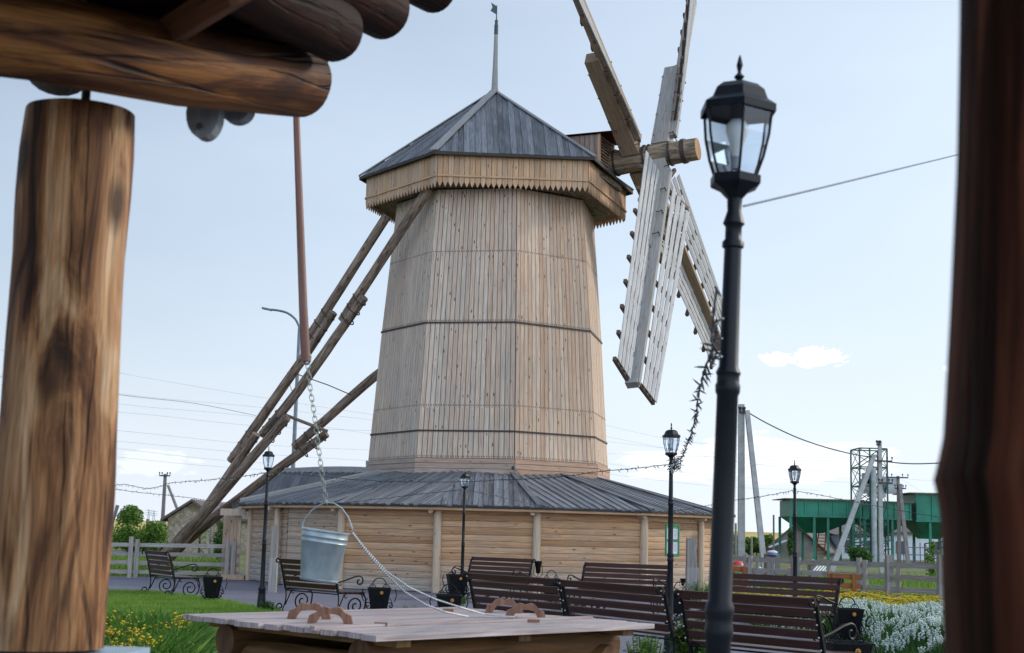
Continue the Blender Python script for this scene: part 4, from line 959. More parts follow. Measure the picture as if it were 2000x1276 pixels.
b.build('bucket_body', MT['zinc'], bc, smooth=True)
b = MB(); hpts = [aty(x, y, YB) for x, y in ((591, 1030), (592, 1022), (598, 1010), (610, 996), (624, 987), (637, 982), (652, 983), (668, 993), (680, 1010), (686, 1026), (689, 1035), (686, 1037))]
b.tube(hpts, .0042, 6); b.ball(aty(591, 1032, YB), .01, n=8); b.build('bucket_handle', MT['zinc'], bc, smooth=True)
# rope: two twisted strands
def rope(pts, name, label, grp):
    t = thing(name, label, 'rope', tuple(pts[-1]), grp); b = MB(); b.tube(pts, .0045, 6); b.build('rope_core', MT['ropedark'], t)
    L = sum((q-p).length for p, q in zip(pts[:-1], pts[1:])); n_ = int(L/.0155); b = MB()
    for k in range(n_):
        p = along(pts, (k+.5)/n_); b.ball(p+V((0, -.004, .002)), .0056, n=6)
    b.build('rope_strand', MT['ropewhite'], t, smooth=True)
lz = ZL+.03
rp1 = [aty(688, 1040, YB), aty(720, 1080, YB), aty(755, 1117, YB+.02), aty(800, 1148, YB+.1), aty(850, 1171, YB+.3), aty(900, 1187, YB+.55), atz(945, 1200, lz+.02), atz(985, 1204, lz), atz(1012, 1205, lz)]
rp2 = [aty(689, 1041, YB), aty(715, 1078, YB), aty(745, 1112, YB), aty(790, 1156, YB+.1), aty(830, 1181, YB+.2), aty(870, 1196, YB+.35), atz(915, 1205, lz), atz(960, 1206, lz), atz(1005, 1206, lz)]
rope(rp1, 'rope', 'upper of the two white speckled rope strands from bucket to lid', 'rope strands on the bucket')
rope(rp2, 'rope', 'lower of the two white speckled rope strands, sagging nearer the lid', 'rope strands on the bucket')
# ------------------------------------------------------------------ canopy over the viewer
can = thing('well_canopy', 'dark log canopy overhead at upper left with rounded roof log ends', 'canopy', tuple(aty(300, 100, 3.8)))
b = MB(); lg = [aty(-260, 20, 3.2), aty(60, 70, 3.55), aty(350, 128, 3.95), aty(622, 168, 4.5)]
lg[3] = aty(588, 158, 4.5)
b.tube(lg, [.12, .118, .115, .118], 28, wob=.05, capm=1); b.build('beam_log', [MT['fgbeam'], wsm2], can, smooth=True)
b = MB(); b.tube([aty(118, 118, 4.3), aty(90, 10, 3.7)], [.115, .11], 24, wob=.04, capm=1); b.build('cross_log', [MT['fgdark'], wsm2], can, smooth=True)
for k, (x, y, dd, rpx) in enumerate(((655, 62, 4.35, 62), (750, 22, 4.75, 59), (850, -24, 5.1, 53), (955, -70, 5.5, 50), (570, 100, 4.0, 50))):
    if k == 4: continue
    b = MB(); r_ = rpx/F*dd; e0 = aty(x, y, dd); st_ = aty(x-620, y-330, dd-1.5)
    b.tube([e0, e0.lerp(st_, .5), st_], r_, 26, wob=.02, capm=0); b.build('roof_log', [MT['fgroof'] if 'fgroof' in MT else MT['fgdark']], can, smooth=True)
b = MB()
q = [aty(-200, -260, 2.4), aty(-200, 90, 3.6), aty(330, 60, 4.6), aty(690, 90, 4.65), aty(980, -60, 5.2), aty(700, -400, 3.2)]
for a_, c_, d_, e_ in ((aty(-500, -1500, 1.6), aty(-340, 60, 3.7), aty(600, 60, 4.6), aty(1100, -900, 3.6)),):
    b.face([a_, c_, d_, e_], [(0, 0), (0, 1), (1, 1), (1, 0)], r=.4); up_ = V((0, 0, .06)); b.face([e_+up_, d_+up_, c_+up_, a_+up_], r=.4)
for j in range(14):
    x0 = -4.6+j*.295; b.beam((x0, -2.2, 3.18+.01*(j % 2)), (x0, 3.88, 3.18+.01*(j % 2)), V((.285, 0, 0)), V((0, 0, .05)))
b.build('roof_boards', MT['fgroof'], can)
b = MB(); b.beam(aty(120, 28, 4.0), aty(636, 92, 4.62), V((0, 0, .17)), V((0, .16, 0))); b.build('wall_plate', MT['fgroof'], can)
for (x0, y0, d0, x1, y1, d1, wz) in ((252, 112, 4.05, 470, -25, 3.5, .07), (452, -20, 3.9, 660, 72, 4.30, .06)):
    b = MB(); a_, c_ = aty(x0, y0, d0), aty(x1, y1, d1); b.beam(a_, c_, V((.06, 0, .02)), V((0, .04, -wz))); b.build('rafter', MT['fgrafter'] if 'fgrafter' in MT else MT['fgbeam'], can)
for (x, y, rx, rz_, dd) in ((398, 224, 33, 52, 4.25), (460, 212, 32, 31, 4.35)):
    b = MB(); c_ = aty(x, y, dd); n_ = 20; ra, rb = rx/F*dd, rz_/F*dd
    ring = [V((math.cos(a)*ra, 0, math.sin(a)*rb)) for a in np.linspace(0, 2*math.pi, n_, endpoint=False)]
    fr_ = [c_+p+V((0, -.02, 0)) for p in ring]; bk = [c_+p+V((.008, .03, 0)) for p in ring]
    b.face(fr_[::-1]); b.face(bk)
    for k in range(n_): b.face([fr_[k], fr_[(k+1) % n_], bk[(k+1) % n_], bk[k]])
    if x < 420:
        for s_ in (0,): b.tube([aty(390, 246, dd-.035), aty(390, 246, dd-.02)], .010, 12, m=1)
    b.build('wooden_lug', [wood('grey_lug', [(.24, .26, .28), (.20, .21, .22)], knots=0, dark=.7), MT['wire']], can)
post = thing('log_post', 'thick knotty brown log post at the left edge, standing on a pale ledge', 'post', tuple(aty(80, 1262, 4.0)))
pt_, pb_ = aty(158, 222, 4.0), aty(84, 1264, 4.0); H_ = pt_.z-pb_.z; b = MB()
n_ = 26; cen = []; rad = []
for k in range(n_):
    t = k/(n_-1); cen.append(pb_.lerp(pt_, t)); wpx = np.interp(1262-t*1040, [220, 300, 400, 520, 700, 860, 960, 1100, 1262], [105, 110, 111, 108, 112, 112, 114, 112, 112]); rad.append(wpx/F*4.0)
b.tube(cen, rad, 64, wob=.09, capm=1, r=.3); b.build('post_log', [MT['fgpost'], MT['fgbeam']], post, smooth=True)
b = MB(); b.tube([aty(166, 215, 4.0), aty(174, 100, 4.02)], .013, 10); b.tube([aty(150, 134, 4.0), aty(192, 140, 4.0)], .016, 8, m=1); b.build('threaded_rod', [MT['wire'], MT['ledge']], post)
lp_ = thing('ledge', 'pale blue grey ledge under the left log post', 'ledge', tuple(aty(80, 1266, 4.0)))
b = MB(); c_ = aty(0, 1290, 4.0); b.box((c_.x-.14, 4.0, pb_.z-.06), .98, .45, .1, rz=-.05); b.box((c_.x-.14, 4.0, (pb_.z-.11)/2), .9, .35, pb_.z-.102, m=0); b.build('ledge_slab', MT['ledge'], lp_)
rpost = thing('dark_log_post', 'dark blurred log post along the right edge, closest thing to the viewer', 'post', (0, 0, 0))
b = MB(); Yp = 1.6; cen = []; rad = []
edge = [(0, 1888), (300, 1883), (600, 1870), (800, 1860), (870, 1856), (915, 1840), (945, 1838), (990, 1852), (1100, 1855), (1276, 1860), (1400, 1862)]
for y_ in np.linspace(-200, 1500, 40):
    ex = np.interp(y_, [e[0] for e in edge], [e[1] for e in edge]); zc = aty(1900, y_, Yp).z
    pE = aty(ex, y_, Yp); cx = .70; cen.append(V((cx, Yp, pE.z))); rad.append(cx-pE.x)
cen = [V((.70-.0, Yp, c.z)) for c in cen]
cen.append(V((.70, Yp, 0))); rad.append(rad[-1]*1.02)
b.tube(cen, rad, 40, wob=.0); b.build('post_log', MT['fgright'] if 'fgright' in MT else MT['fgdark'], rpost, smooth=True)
# ------------------------------------------------------------------ light strings and wires
def garland(pts, label, step=.16, ln=.05, bulb=True, rad=.006, br=.006):
    P = catmull([V(p) for p in pts], 8); t = thing('light_string', label, 'light string', tuple(P[0]), 'cable strings of small lights')
    b = MB(); b.tube([p+V((random.uniform(-1, 1), random.uniform(-1, 1), random.uniform(-1, 1)))*.006 for p in P], rad, 5); b.build('cable', MT['wire'], t)
    L = sum((q-p).length for p, q in zip(P[:-1], P[1:])); n = min(99, int(L/step)); proto = None
    for k in range(n):
        p = along(P, (k+random.random()*.6)/n)-V(t.location); d = V((random.uniform(-1, 1), random.uniform(-1, 1), random.uniform(-1.6, .9))).normalized()
        if proto is None:
            b = MB(); b.tube([(0, 0, 0), (0, 0, ln*.7), (0, 0, ln)], [br, br*.9, br*.4], 5, m=0); b.ball((0, 0, ln*1.1), br*.9, n=5, m=1)
            BASE['_'] = V((0, 0, 0)); proto = b.build('bulb', [MT['wire'], MT['bulb']]); o = proto
        else: o = proto.copy(); S.collection.objects.link(o)
        o.parent = t; o.location = p; o.rotation_euler = d.to_track_quat('Z', 'Y').to_euler()
A_, B__, C__, D__, E__ = 26.5, 34.3, 18.9, 27.0, 4.35
garland([aty(1397, 640, 4.4), aty(1396, 675, 4.7), aty(1381, 710, 5.4), aty(1366, 765, 7.2), aty(1357, 820, 9.8), aty(1344, 865, 13.5), aty(1330, 895, 17), aty(1316, 905, 18.8)], 'light string hanging steeply from the large near lamp to the lamp with tangled strings', .10, .045, rad=.0045, br=.005)
garland([aty(1400, 560, 4.32), aty(1392, 660, 4.3), aty(1402, 690, 4.28), aty(1388, 700, 4.3), aty(1395, 640, 4.32)], 'light string wound round the middle of the large near lamp post', .05, .03, rad=.004, br=.004)
garland([aty(x, y, dd) for x, y, dd in ((1314, 906, C__), (1250, 914, 20), (1187, 920, 21.3), (1085, 932, 22.7), (1010, 936, 23.5), (900, 941, 24.5), (740, 940, 25.3), (600, 928, 26), (526, 922, A_))], 'light string sagging from the tangled lamp to the left lamp across the mill base')
garland([aty(x, y, dd) for x, y, dd in ((524, 923, A_), (470, 931, 29), (400, 938, 32), (330, 944, 35), (322, 948, 36), (290, 954, 34), (262, 950, 33), (240, 946, 32), (215, 951, 31))], 'light string from the left lamp to the utility pole at far left')
garland([aty(x, y, dd) for x, y, dd in ((215, 954, 31), (280, 963, 32), (340, 969, 33), (410, 978, 34), (470, 984, 35), (560, 987, 36), (640, 985, 36), (740, 975, 35.5), (820, 965, 35), (905, 957, B__))], 'lower light string along the left eave of the mill base to the middle lamp')
garland([aty(x, y, dd) for x, y, dd in ((906, 957, B__), (960, 967, 34.8), (1020, 981, 35.4), (1065, 991, 36), (1150, 997, 36.3), (1240, 1002, 36), (1310, 999, 34.5), (1380, 988, 32.5), (1440, 977, 30), (1500, 968, 28.5), (1549, 958, D__))], 'light string from the middle lamp along the right eave to the lamp before the hoppers')
garland([aty(x, y, dd) for x, y, dd in ((1554, 959, D__), (1600, 967, 27.3), (1650, 977, 27.6), (1720, 990, 28), (1790, 1003, 28), (1870, 1014, 28))], 'light string from the lamp before the hoppers out to the right')
b = MB()
for _ in range(70):
    c0 = aty(1316+random.uniform(-9, 14), 908+random.uniform(-12, 12), 18.9+random.uniform(-.08, .05)); d = V((random.gauss(0, 1), random.gauss(0, 1), random.gauss(0, 1))).normalized()*.05
    b.tube([c0-d, c0+d*.4, c0+d], [.006, .005, .003], 4, m=random.choice((0, 0, 1)))
tag(b.build('cable_tangle', [MT['wire'], MT['bulb']]), 'tangle of cable and bulbs wound round the lamp neck', 'cable')
def wire(pts, label, rad=.02, m='farwire', grp='overhead wires'):
    b = MB(); b.tube(catmull([V(p) for p in pts], 6), rad, 4, caps=False); o = b.build('overhead_wire', MT[m]); tag(o, label, 'wire', grp); return o
wire([aty(1452, 403, 4.35), aty(1600, 368, 5), aty(1740, 334, 6), aty(1880, 300, 7.5), aty(2050, 258, 9)], 'grey cable from the neck of the large near lamp to the upper right', .0035, 'greywire')
wire([aty(1458, 804, 60), aty(1500, 828, 63), aty(1560, 856, 66), aty(1620, 876, 70), aty(1680, 890, 74), aty(1717, 893, 75)], 'thick black cable between the concrete pole and the tall pole by the hoppers', .03, 'wire')
wire([aty(1717, 900, 75), aty(1760, 905, 75), aty(1800, 906, 75), aty(1870, 903, 75)], 'black cable running right from the tall pole by the hoppers', .03, 'wire')
left_w = [[(-20, 680), (240, 730), (520, 778), (740, 812)], [(-20, 728), (240, 770), (500, 795), (740, 822)], [(-20, 733), (240, 772), (380, 788), (500, 812)], [(-20, 748), (240, 790), (480, 812), (740, 850)], [(-20, 800), (240, 806), (500, 832), (740, 842)], [(-20, 820), (240, 842), (500, 868), (740, 880)],
          [(230, 862), (500, 886), (720, 900)], [(230, 876), (400, 896), (520, 905)], [(230, 893), (380, 908), (520, 918)], [(1180, 830), (1320, 860), (1460, 871), (1700, 868)], [(1180, 852), (1400, 895), (1560, 918), (1720, 930)], [(1180, 862), (1400, 886), (1560, 894), (1700, 893)],
          [(1180, 886), (1400, 893), (1600, 900), (1710, 893)], [(1180, 905), (1320, 922), (1500, 935), (1700, 944)], [(1180, 925), (1400, 950), (1600, 958)], [(1460, 905), (1560, 914), (1690, 925)], [(1740, 925), (1800, 960), (1850, 990)], [(1740, 932), (1800, 938), (1860, 940)]]
fw_desc = ['topmost', 'second', 'third', 'fourth', 'fifth', 'sixth', 'seventh', 'eighth', 'lowest']
for i, l in enumerate(left_w):
    dd = 150; side = 'left of the mill, {} of the bundle at its left edge'.format(fw_desc[i]) if i < 9 else 'right of the mill, {} of the bundle there'.format(fw_desc[i-9])
    wire([aty(x, y, dd+ (x/20)) for x, y in l], 'faint overhead power wire '+side, .017 if i not in (2,) else .028, 'farwire' if i != 2 else 'greywire')
# ------------------------------------------------------------------ poles
def upole(name, label, px, pyt, dd, w_, m, strut=None, arms=(), sw=None, pyb=None):
    p = aty(px, pyt, dd); t = thing(name, label, 'utility pole', (p.x, dd, 0), 'utility poles with braces'); b = MB(); lean = 0
    b.beam((p.x, dd, 0), (p.x, dd, p.z), V((w_, 0, 0)), V((0, w_, 0)), W1=V((w_*.8, 0, 0)), T1=V((0, w_*.8, 0))); b.build('pole_shaft', m, t)
    if strut:
        (x0, y0), (x1, y1) = strut; q0, q1 = aty(x0, y0, dd-.2), aty(x1, y1, dd-.8); d_ = (q1-q0); q1 = q0+d_*(q0.z/max(.01, q0.z-q1.z)); b = MB()
        b.beam(q1, q0, V(((sw or w_)*.95, 0, 0)), V((0, w_*.9, 0)), W1=V(((sw or w_)*.75, 0, 0))); b.build('brace', m, t)
    if arms:
        for (dz, half, dx) in arms:
            b = MB()
            c0 = V((p.x+dx, dd-.15, p.z-dz)); b.beam(c0-V((half, 0, 0)), c0+V((half, .0, 0)), V((0, 0, .08)), V((0, .08, 0)))
            for k in (-1, -.5, .5, 1): b.tube([c0+V((k*half, 0, 0)), c0+V((k*half, 0, .16))], .02, 5); b.lathe([(.02, .12), (.05, .14), (.035, .17), (.055, .20), (.01, .24)], 8, c0+V((k*half, 0, 0)))
            b.build('crossarm', MT['wire'], t)
    return t
upole('concrete_pole', 'pale concrete utility pole right of the large near lamp, with a steep concrete brace', 1448, 790, 60, .29, MT['concrete'], ((1459, 802), (1490, 1082)), ((.35, .12, 0),), .24)
upole('concrete_pole', 'tall utility pole in front of the green lattice tower with a long white leaning brace', 1718, 862, 75, .22, MT['concrete'], ((1708, 888), (1641, 1070)), ((.2, .1, -.1), (1.05, .5, .1), (2.2, .35, .25)), .30)
upole('utility_pole', 'short old wooden utility pole with splayed legs right of the lattice tower', 1754, 930, 92, .20, MT['oldpole'], ((1757, 945), (1772, 1085)), ((.1, .7, -.1), (.8, .35, .1)), .26)
upole('utility_pole', 'old utility pole with a brace left of the log props', 323, 926, 90, .22, MT['oldpole'], ((328, 948), (360, 1030)), ((.12, .33, 0),), .2)
t = thing('leaning_pole', 'thin dark leaning pole at far left next to the log post', 'pole', tuple(aty(215, 1040, 60))); b = MB(); b.tube([aty(212, 1075, 60), aty(220, 1020, 60), aty(230, 987, 60)], [.07, .06, .08], 8); b.build('pole_shaft', MT['oldpole'], t)
for i, (px, y0, dd, lab) in enumerate(((289, 1014, 60, 'thin dark green fence stake among the left bushes'), (413, 1030, 60, 'thin dark green stake beside the stone shed'), (1511, 1006, 130, 'thin distant pole left of the grey shed gable'), (1437, 1022, 110, 'thin distant pole just right of the mill base eave'), (1468, 1048, 110, 'thin distant pole between the concrete pole and its brace'))):
    p = aty(px, y0, dd); t = thing('thin_pole', lab, 'pole', (p.x, dd, 0)); b = MB(); b.tube([(p.x, dd, 0), (p.x, dd, p.z)], .07 if dd < 100 else .09, 6); b.build('pole_shaft', MT['leafpole'] if 'leafpole' in MT else MT['oldpole'], t)
sp2 = aty(585, 640, 56); t = thing('road_light', 'tall grey road light with a curved arm behind the log props', 'street lamp', (sp2.x, 56, 0))
b = MB(); pb0 = aty(580, 1000, 56); b.tube([V((sp2.x, 56, 0)), V((sp2.x, 56, sp2.z))], [.10, .065], 10); b.build('pole_shaft', plain('grey_blue_steel', (.20, .24, .29), .5), t)
b = MB(); b.tube(catmull([V((sp2.x, 56, sp2.z)), aty(577, 624, 56), aty(562, 612, 56), aty(545, 607, 56), aty(530, 605, 56)], 5), .045, 8); b.build('arm', MT['greywire'], t)
b = MB(); b.beam(aty(531, 606, 56), aty(512, 602, 56), V((0, .2, 0)), V((0, 0, .07))); b.build('light_head', MT['greywire'], t)
for i, (px, h, lab) in enumerate(((233, 30, 'faint lattice pylon on the left horizon, leftmost of four'), (247, 33, 'faint lattice pylon on the left horizon, second of four'), (291, 36, 'faint lattice pylon rising behind the green stake'), (301, 34, 'faint lattice pylon on the left horizon, nearest the utility pole'))):
    dd = 1900; p = aty(px, 1031-h, dd); b = MB(); W = 5.; H = p.z
    for k in range(7):
        z0, z1 = H*k/7, H*(k+1)/7; w0, w1 = W*(1-k/7.6), W*(1-(k+1)/7.6)
        for s_ in (-1, 1): b.beam((p.x+s_*w0/2, dd, z0), (p.x+s_*w1/2, dd, z1), V((.5, 0, 0)), V((0, .5, 0))); b.beam((p.x+s_*w0/2, dd, z0), (p.x-s_*w1/2, dd, z1), V((.35, 0, 0)), V((0, .3, 0)))
    for k in (.7, .82, .94): b.beam((p.x-5, dd, H*k), (p.x+5, dd, H*k), V((0, 0, .5)), V((0, .5, 0)))
    t = b.build('pylon', plain('galvanised_far', (.42, .45, .50), .7)); tag(t, lab, 'pylon', 'power pylons on the horizon')
# ------------------------------------------------------------------ vegetation
def leafcloud(b, c, rx, ry, rz, n, s, m=0, clump=9, flat=.8, shape=1.0):
    cl = []
    for _ in range(clump):
        a = random.uniform(0, 6.283); t = random.uniform(-1, 1); q = math.sqrt(1-t*t)*random.uniform(.35, .95); cl.append((V((math.cos(a)*q*rx, math.sin(a)*q*ry, t*rz*.85)), random.uniform(.28, .5), random.uniform(-.2, .2)))
    for _ in range(n):
        o, k, tone = random.choice(cl); d = V((random.gauss(0, 1), random.gauss(0, 1), random.gauss(0, 1))).normalized()*random.random()**.4*k
        p = V(c)+o+V((d.x*rx, d.y*ry, d.z*rz))
        nn = V((random.gauss(0, 1), random.gauss(0, 1), random.gauss(.4, 1))).normalized(); a = nn.cross(V((0, 0, 1))); a = a.normalized() if a.length > .01 else V((1, 0, 0)); b2_ = nn.cross(a); ss = s*random.uniform(.6, 1.3)
        rr = min(1, max(0, .45+tone+random.uniform(-.25, .25)))
        b.face([p-a*ss*.5, p+b2_*ss*.35, p+a*ss*.5, p-b2_*ss*.35], m=m, r=rr)
def tree(name, label, px, pyt, dd, wpx, n, s, m='leaf', cat='tree', group=None, trunk=True, conic=False):
    p = aty(px, pyt, dd); H = p.z; w_ = wpx/F*dd; t = thing(name, label, cat, (p.x, dd, 0), group); b = MB()
    if conic:
        for k in range(8):
            f = k/7; leafcloud(b, (p.x+random.uniform(-.1, .1)*w_, dd, H*(.2+.72*f)), w_*.5*(1.05-.85*f), w_*.5*(1.05-.85*f), H*.14, n//8, s, clump=6)
    else: leafcloud(b, (p.x, dd, H*.55), w_*.55, w_*.5, H*.46, n, s, clump=16)
    b.build('crown', MT[m], t)
    b = MB(); b.tube([(p.x, dd, 0), (p.x+.03, dd, H*.4), (p.x, dd, H*.85)], [.07, .05, .015], 8)
    for k in range(7): a = k*2.4; z = H*(.2+.08*k); b.tube([(p.x, dd, z), (p.x+math.cos(a)*w_*.3, dd+math.sin(a)*w_*.3, z+H*.15)], [.025, .008], 5)
    b.build('trunk', MT['bark'], t)
tree('bush_tree', 'large bright green bushy tree left of the green stake', 256, 996, 60, 76, 7000, .10)
tree('bush_tree', 'smaller green bushy tree between the stake and the utility pole', 303, 1014, 59, 56, 5000, .10)
tree('bush_tree', 'low dark green shrub behind the foot of the log props', 438, 1024, 56, 50, 2600, .09, 'leafdark')
tree('bush_tree', 'loose green shrub in front of the shed gable', 392, 1010, 62, 44, 260, .09)
for i, (px, py, w_) in enumerate(((1440, 1046, 40), (1478, 1050, 34), (1502, 1046, 30), (1462, 1052, 30))):
    tree('far_tree', ['rounded far tree just right of the mill base', 'far tree seen between the concrete pole and its brace', 'far tree right of the concrete brace, beside the shed', 'low far tree behind the concrete pole'][i], px, py, 150, w_, 1600, .3, 'leaf', group='trees beyond the yard')
tree('climber', 'green climbing plant on the left column of the hoppers', 1545, 1035, 116, 12, 900, .22, 'leafdark', cat='plant')
tree('climber', 'bush of green leaves under the lattice tower', 1680, 1062, 100, 40, 1500, .2, 'leafdark', cat='shrub')
tree('climber', 'sapling in front of the white wall at right', 1822, 1062, 60, 26, 500, .12, 'leaf', cat='plant')
# flower beds on the right
BED = [(5.2, 18.4), (5.0, 19.4), (5.45, 21.7), (5.5, 22.45), (4.7, 22.9), (4.4, 24), (4.6, 31), (7, 36.2), (14, 36.2), (14, 13), (7, 13)]
def edist(x, y):
    d = 9
    for (a, c) in zip(BED[:7], BED[1:8]):
        a, c, p = V((*a, 0)), V((*c, 0)), V((x, y, 0)); t = max(0, min(1, (p-a).dot(c-a)/(c-a).length_squared)); d = min(d, (a.lerp(c, t)-p).length)
    return d
sheet('bed_soil', BED, .016, groundmat('soil', (.02, .016, .01), (.035, .028, .018), (.05, .04, .025), 1, 10))
b = MB(); fl = MB(); n = 0
def dome(x, y): return .42+.16*noise.noise(V((x*.9, y*.9, 3)))+.05*noise.noise(V((x*3, y*3, 1)))
while n < 12000:
    y = random.uniform(16.5, 27.0); x = random.uniform(4.3, .345*y+.6)
    if not inside(x, y, BED): continue
    h = dome(x, y)*min(1, .30+edist(x, y)*1.1); n += 1
    blades(b, x, y, 0, h, .016, .35, r=random.random())
    for k in range(2):
        blades(b, x+random.uniform(-.05, .05), y+random.uniform(-.05, .05), 0, h*random.uniform(.6, .95), .02, .6)
    if noise.noise(V((x*2.2, y*2.2, 7))) > -.12 and random.random() < .29:
        p = V((x, y, h*.98)); rr = random.random()
        for k in range(5):
            q = p+V((random.uniform(-.014, .014), random.uniform(-.014, .014), (k-2)*.022)); fl.ball(q, .016, .016, .016, n=4, r=rr)
t = b.build('flower_foliage', MT['leafdark']); tag(t, 'green foliage of the white flower bed at lower right', 'flower bed', kind='stuff')
t = fl.build('white_flowers', MT['whitefl']); tag(t, 'mass of small white flower spikes at lower right', 'flowers', kind='stuff')
b = MB(); fl = MB(); n = 0
while n < 7500:
    y = random.uniform(26.5, 34.5); x = random.uniform(4.4, .345*y+.6)
    if not inside(x, y, BED): continue
    n += 1; yy = y < 32.2+1.*noise.noise(V((x*.8, 0, 0))); h = (.44 if yy else .50)*random.uniform(.7, 1.1)*(1 if y > 27 else .9)
    for k in range(3): blades(b, x+random.uniform(-.06, .06), y+random.uniform(-.06, .06), 0, h*random.uniform(.6, 1), .014, .45, r=random.uniform(.2, 1))
    if yy and noise.noise(V((x*1.1, y*.9, 5))) > -.05 and random.random() < .5 or random.random() < .03:
        p = V((x, y, h)); rr = random.random()
        for k in range(4): q = p+V((random.uniform(-.05, .05), random.uniform(-.05, .05), random.uniform(-.015, .015))); fl.ball(q, .028, .028, .008, n=5, r=rr)
t = b.build('bed_grass', MT['grass']); tag(t, 'tall bright green grass behind the white flowers', 'grass', kind='stuff')
t = fl.build('yellow_flowers', MT['yellow']); tag(t, 'broad drift of flat yellow flower heads before the fence', 'flowers', kind='stuff')
# flowers and plants lower left
b = MB(); fl = MB()
for _ in range(9000):
    y = random.uniform(13, 18.5); x = random.uniform(-.31*y, -.205*y)
    if 1000+F*x/y > 398: continue
    h = .30+.20*noise.noise(V((x*2.2, y*2.2, 0)))+.14*random.random(); 
    blades(b, x, y, 0, h, .020, 1.3, r=random.uniform(0, .7)); blades(b, x, y, 0, h*.85, .026, 1.5, r=random.uniform(0, .6)); blades(b, x, y, 0, h*.7, .03, 1.6, r=random.uniform(0, .4))
    if noise.noise(V((x*2.5, y*1.5, 9))) > .15 and random.random() < .08:
        for k in range(5): fl.ball((x+random.uniform(-.05, .05), y+random.uniform(-.05, .05), h*.95+random.uniform(-.06, .03)), .017, .017, .012, n=5, m=0 if random.random() < .85 else 1, r=random.random())
tag(b.build('border_foliage', MT['leafborder']), 'leafy green border plants at lower left in front of the lawn', 'plants', kind='stuff')
tag(fl.build('yellow_blossoms', [MT['yellow'], MT['orangefl']]), 'loose yellow and orange blossoms at lower left', 'flowers', kind='stuff')
def plant(label, px, pyt, dd, wpx, n=260, ls=.07, m='leaf'):
    p = aty(px, pyt, dd); H = p.z; w_ = wpx/F*dd; t = thing('leafy_plant', label, 'plant', (p.x, dd, 0)); b = MB(); s_ = MB()
    for k in range(max(5, n//26)):
        a = random.uniform(0, 6.28); rr = random.random()*w_*.5; hh = H*random.uniform(.65, 1.0); q0 = V((p.x+math.cos(a)*rr*.3, dd+math.sin(a)*rr*.3, 0)); q1 = V((p.x+math.cos(a)*rr, dd+math.sin(a)*rr, hh)); s_.tube([q0, q0.lerp(q1, .5)+V((0, 0, .03)), q1], [.006, .005, .003], 5)
        for j in range(26):
            f = .25+.75*j/26; c_ = q0.lerp(q1, f); aa = random.uniform(0, 6.28); d_ = V((math.cos(aa), math.sin(aa), random.uniform(-.3, .5))).normalized(); w2 = d_.cross(V((0, 0, 1))).normalized(); l_ = ls*(1.15-f*.5)*random.uniform(.7, 1.2)
            b.face([c_, c_+d_*l_*.45+w2*l_*.2, c_+d_*l_-V((0, 0, l_*.3)), c_+d_*l_*.45-w2*l_*.2], r=random.random())
    b.build('leaves', MT[m], t); s_.build('stems', MT['leafdark'], t)
plant('leafy green plant at the foot of the lamp with tangled strings, between two near benches', 1346, 1206, 16.2, 92, 2400, .11)
plant('low leafy plant just right of the well lid corner', 1256, 1234, 12.5, 85, 1500, .09)
plant('tuft of fine green leaves round the base of the left lamp', 524, 1172, 26.2, 40, 420, .07, 'leafdark')
plant('sprawling pale weeds at the foot of the bin behind the bucket', 815, 1180, 24.6, 110, 300, .05)
plant('pale green plants in front of the wall by the grey notched post', 1360, 1132, 34, 60, 500, .08)
plant('small green tuft beside the mill ground edge, left of the near row', 905, 1163, 30.5, 26, 200, .06)
# ------------------------------------------------------------------ yard beyond the fence
def gable(name, label, x0, x1, Y0, Y1, ze, zr, wm, rm, dx=0.):
    t = thing(name, label, 'building', ((x0+x1)/2, Y0, 0)); b = MB(); xm = (x0+x1)/2
    b.face([(x0, Y0, 0), (x1, Y0, 0), (x1, Y0, ze), (xm, Y0, zr), (x0, Y0, ze)]); b.face([(x0, Y0, 0), (x0, Y0, ze), (x0+dx, Y1, ze), (x0+dx, Y1, 0)]); b.face([(x1, Y0, 0), (x1+dx, Y1, 0), (x1+dx, Y1, ze), (x1, Y0, ze)]); b.face([(x0+dx, Y1, 0), (x0+dx, Y1, ze), (xm+dx, Y1, zr), (x1+dx, Y1, ze), (x1+dx, Y1, 0)])
    b.build('wall', wm, t); b = MB(); ov = .35; sl_ = (zr-ze)/((x1-x0)/2)
    for s_, xe in ((-1, x0-ov), (1, x1+ov)):
        q = [V((xm, Y0-ov, zr+.05)), V((xe, Y0-ov, ze-ov*sl_+.05)), V((xe+dx, Y1+ov, ze-ov*sl_+.05)), V((xm+dx, Y1+ov, zr+.05))]; b.face(q); b.face([p+V((0, 0, .12)) for p in q][::-1])
        b.beam(q[0]+V((0, 0, .06)), q[1]+V((0, 0, .06)), V((0, 0, .16)), V((0, .04, 0))); b.beam(q[1]+V((0, 0, .06)), q[2]+V((0, 0, .06)), V((0, 0, .16)), V((.04, 0, 0)))
    b.build('roof', rm, t); return t
def stonemat():
    m, nt, bb = mat('rubble_stone'); tco = N(nt, 'ShaderNodeTexCoord').outputs['Object']; v_ = N(nt, 'ShaderNodeTexVoronoi', {'Vector': tco, 'Scale': 4.5}); c = ramp(nt, v_.outputs['Color'], [(0, (.20, .16, .11)), (.5, (.33, .27, .19)), (1, (.40, .36, .28))])
    e = N(nt, 'ShaderNodeTexVoronoi', {'Vector': tco, 'Scale': 4.5}, feature='DISTANCE_TO_EDGE'); f = N(nt, 'ShaderNodeMapRange', {'Value': e.outputs[0], 'From Min': .0, 'From Max': .06, 'To Min': .8, 'To Max': 0.}).outputs[0]
    nt.links.new(mixc(nt, f, c, (.10, .09, .07)), bb.inputs['Base Color']); bb.inputs['Roughness'].default_value = .9; return m
p = aty(377, 981, 85); pl = aty(328, 1012, 85); xr = p.x+(p.x-pl.x)
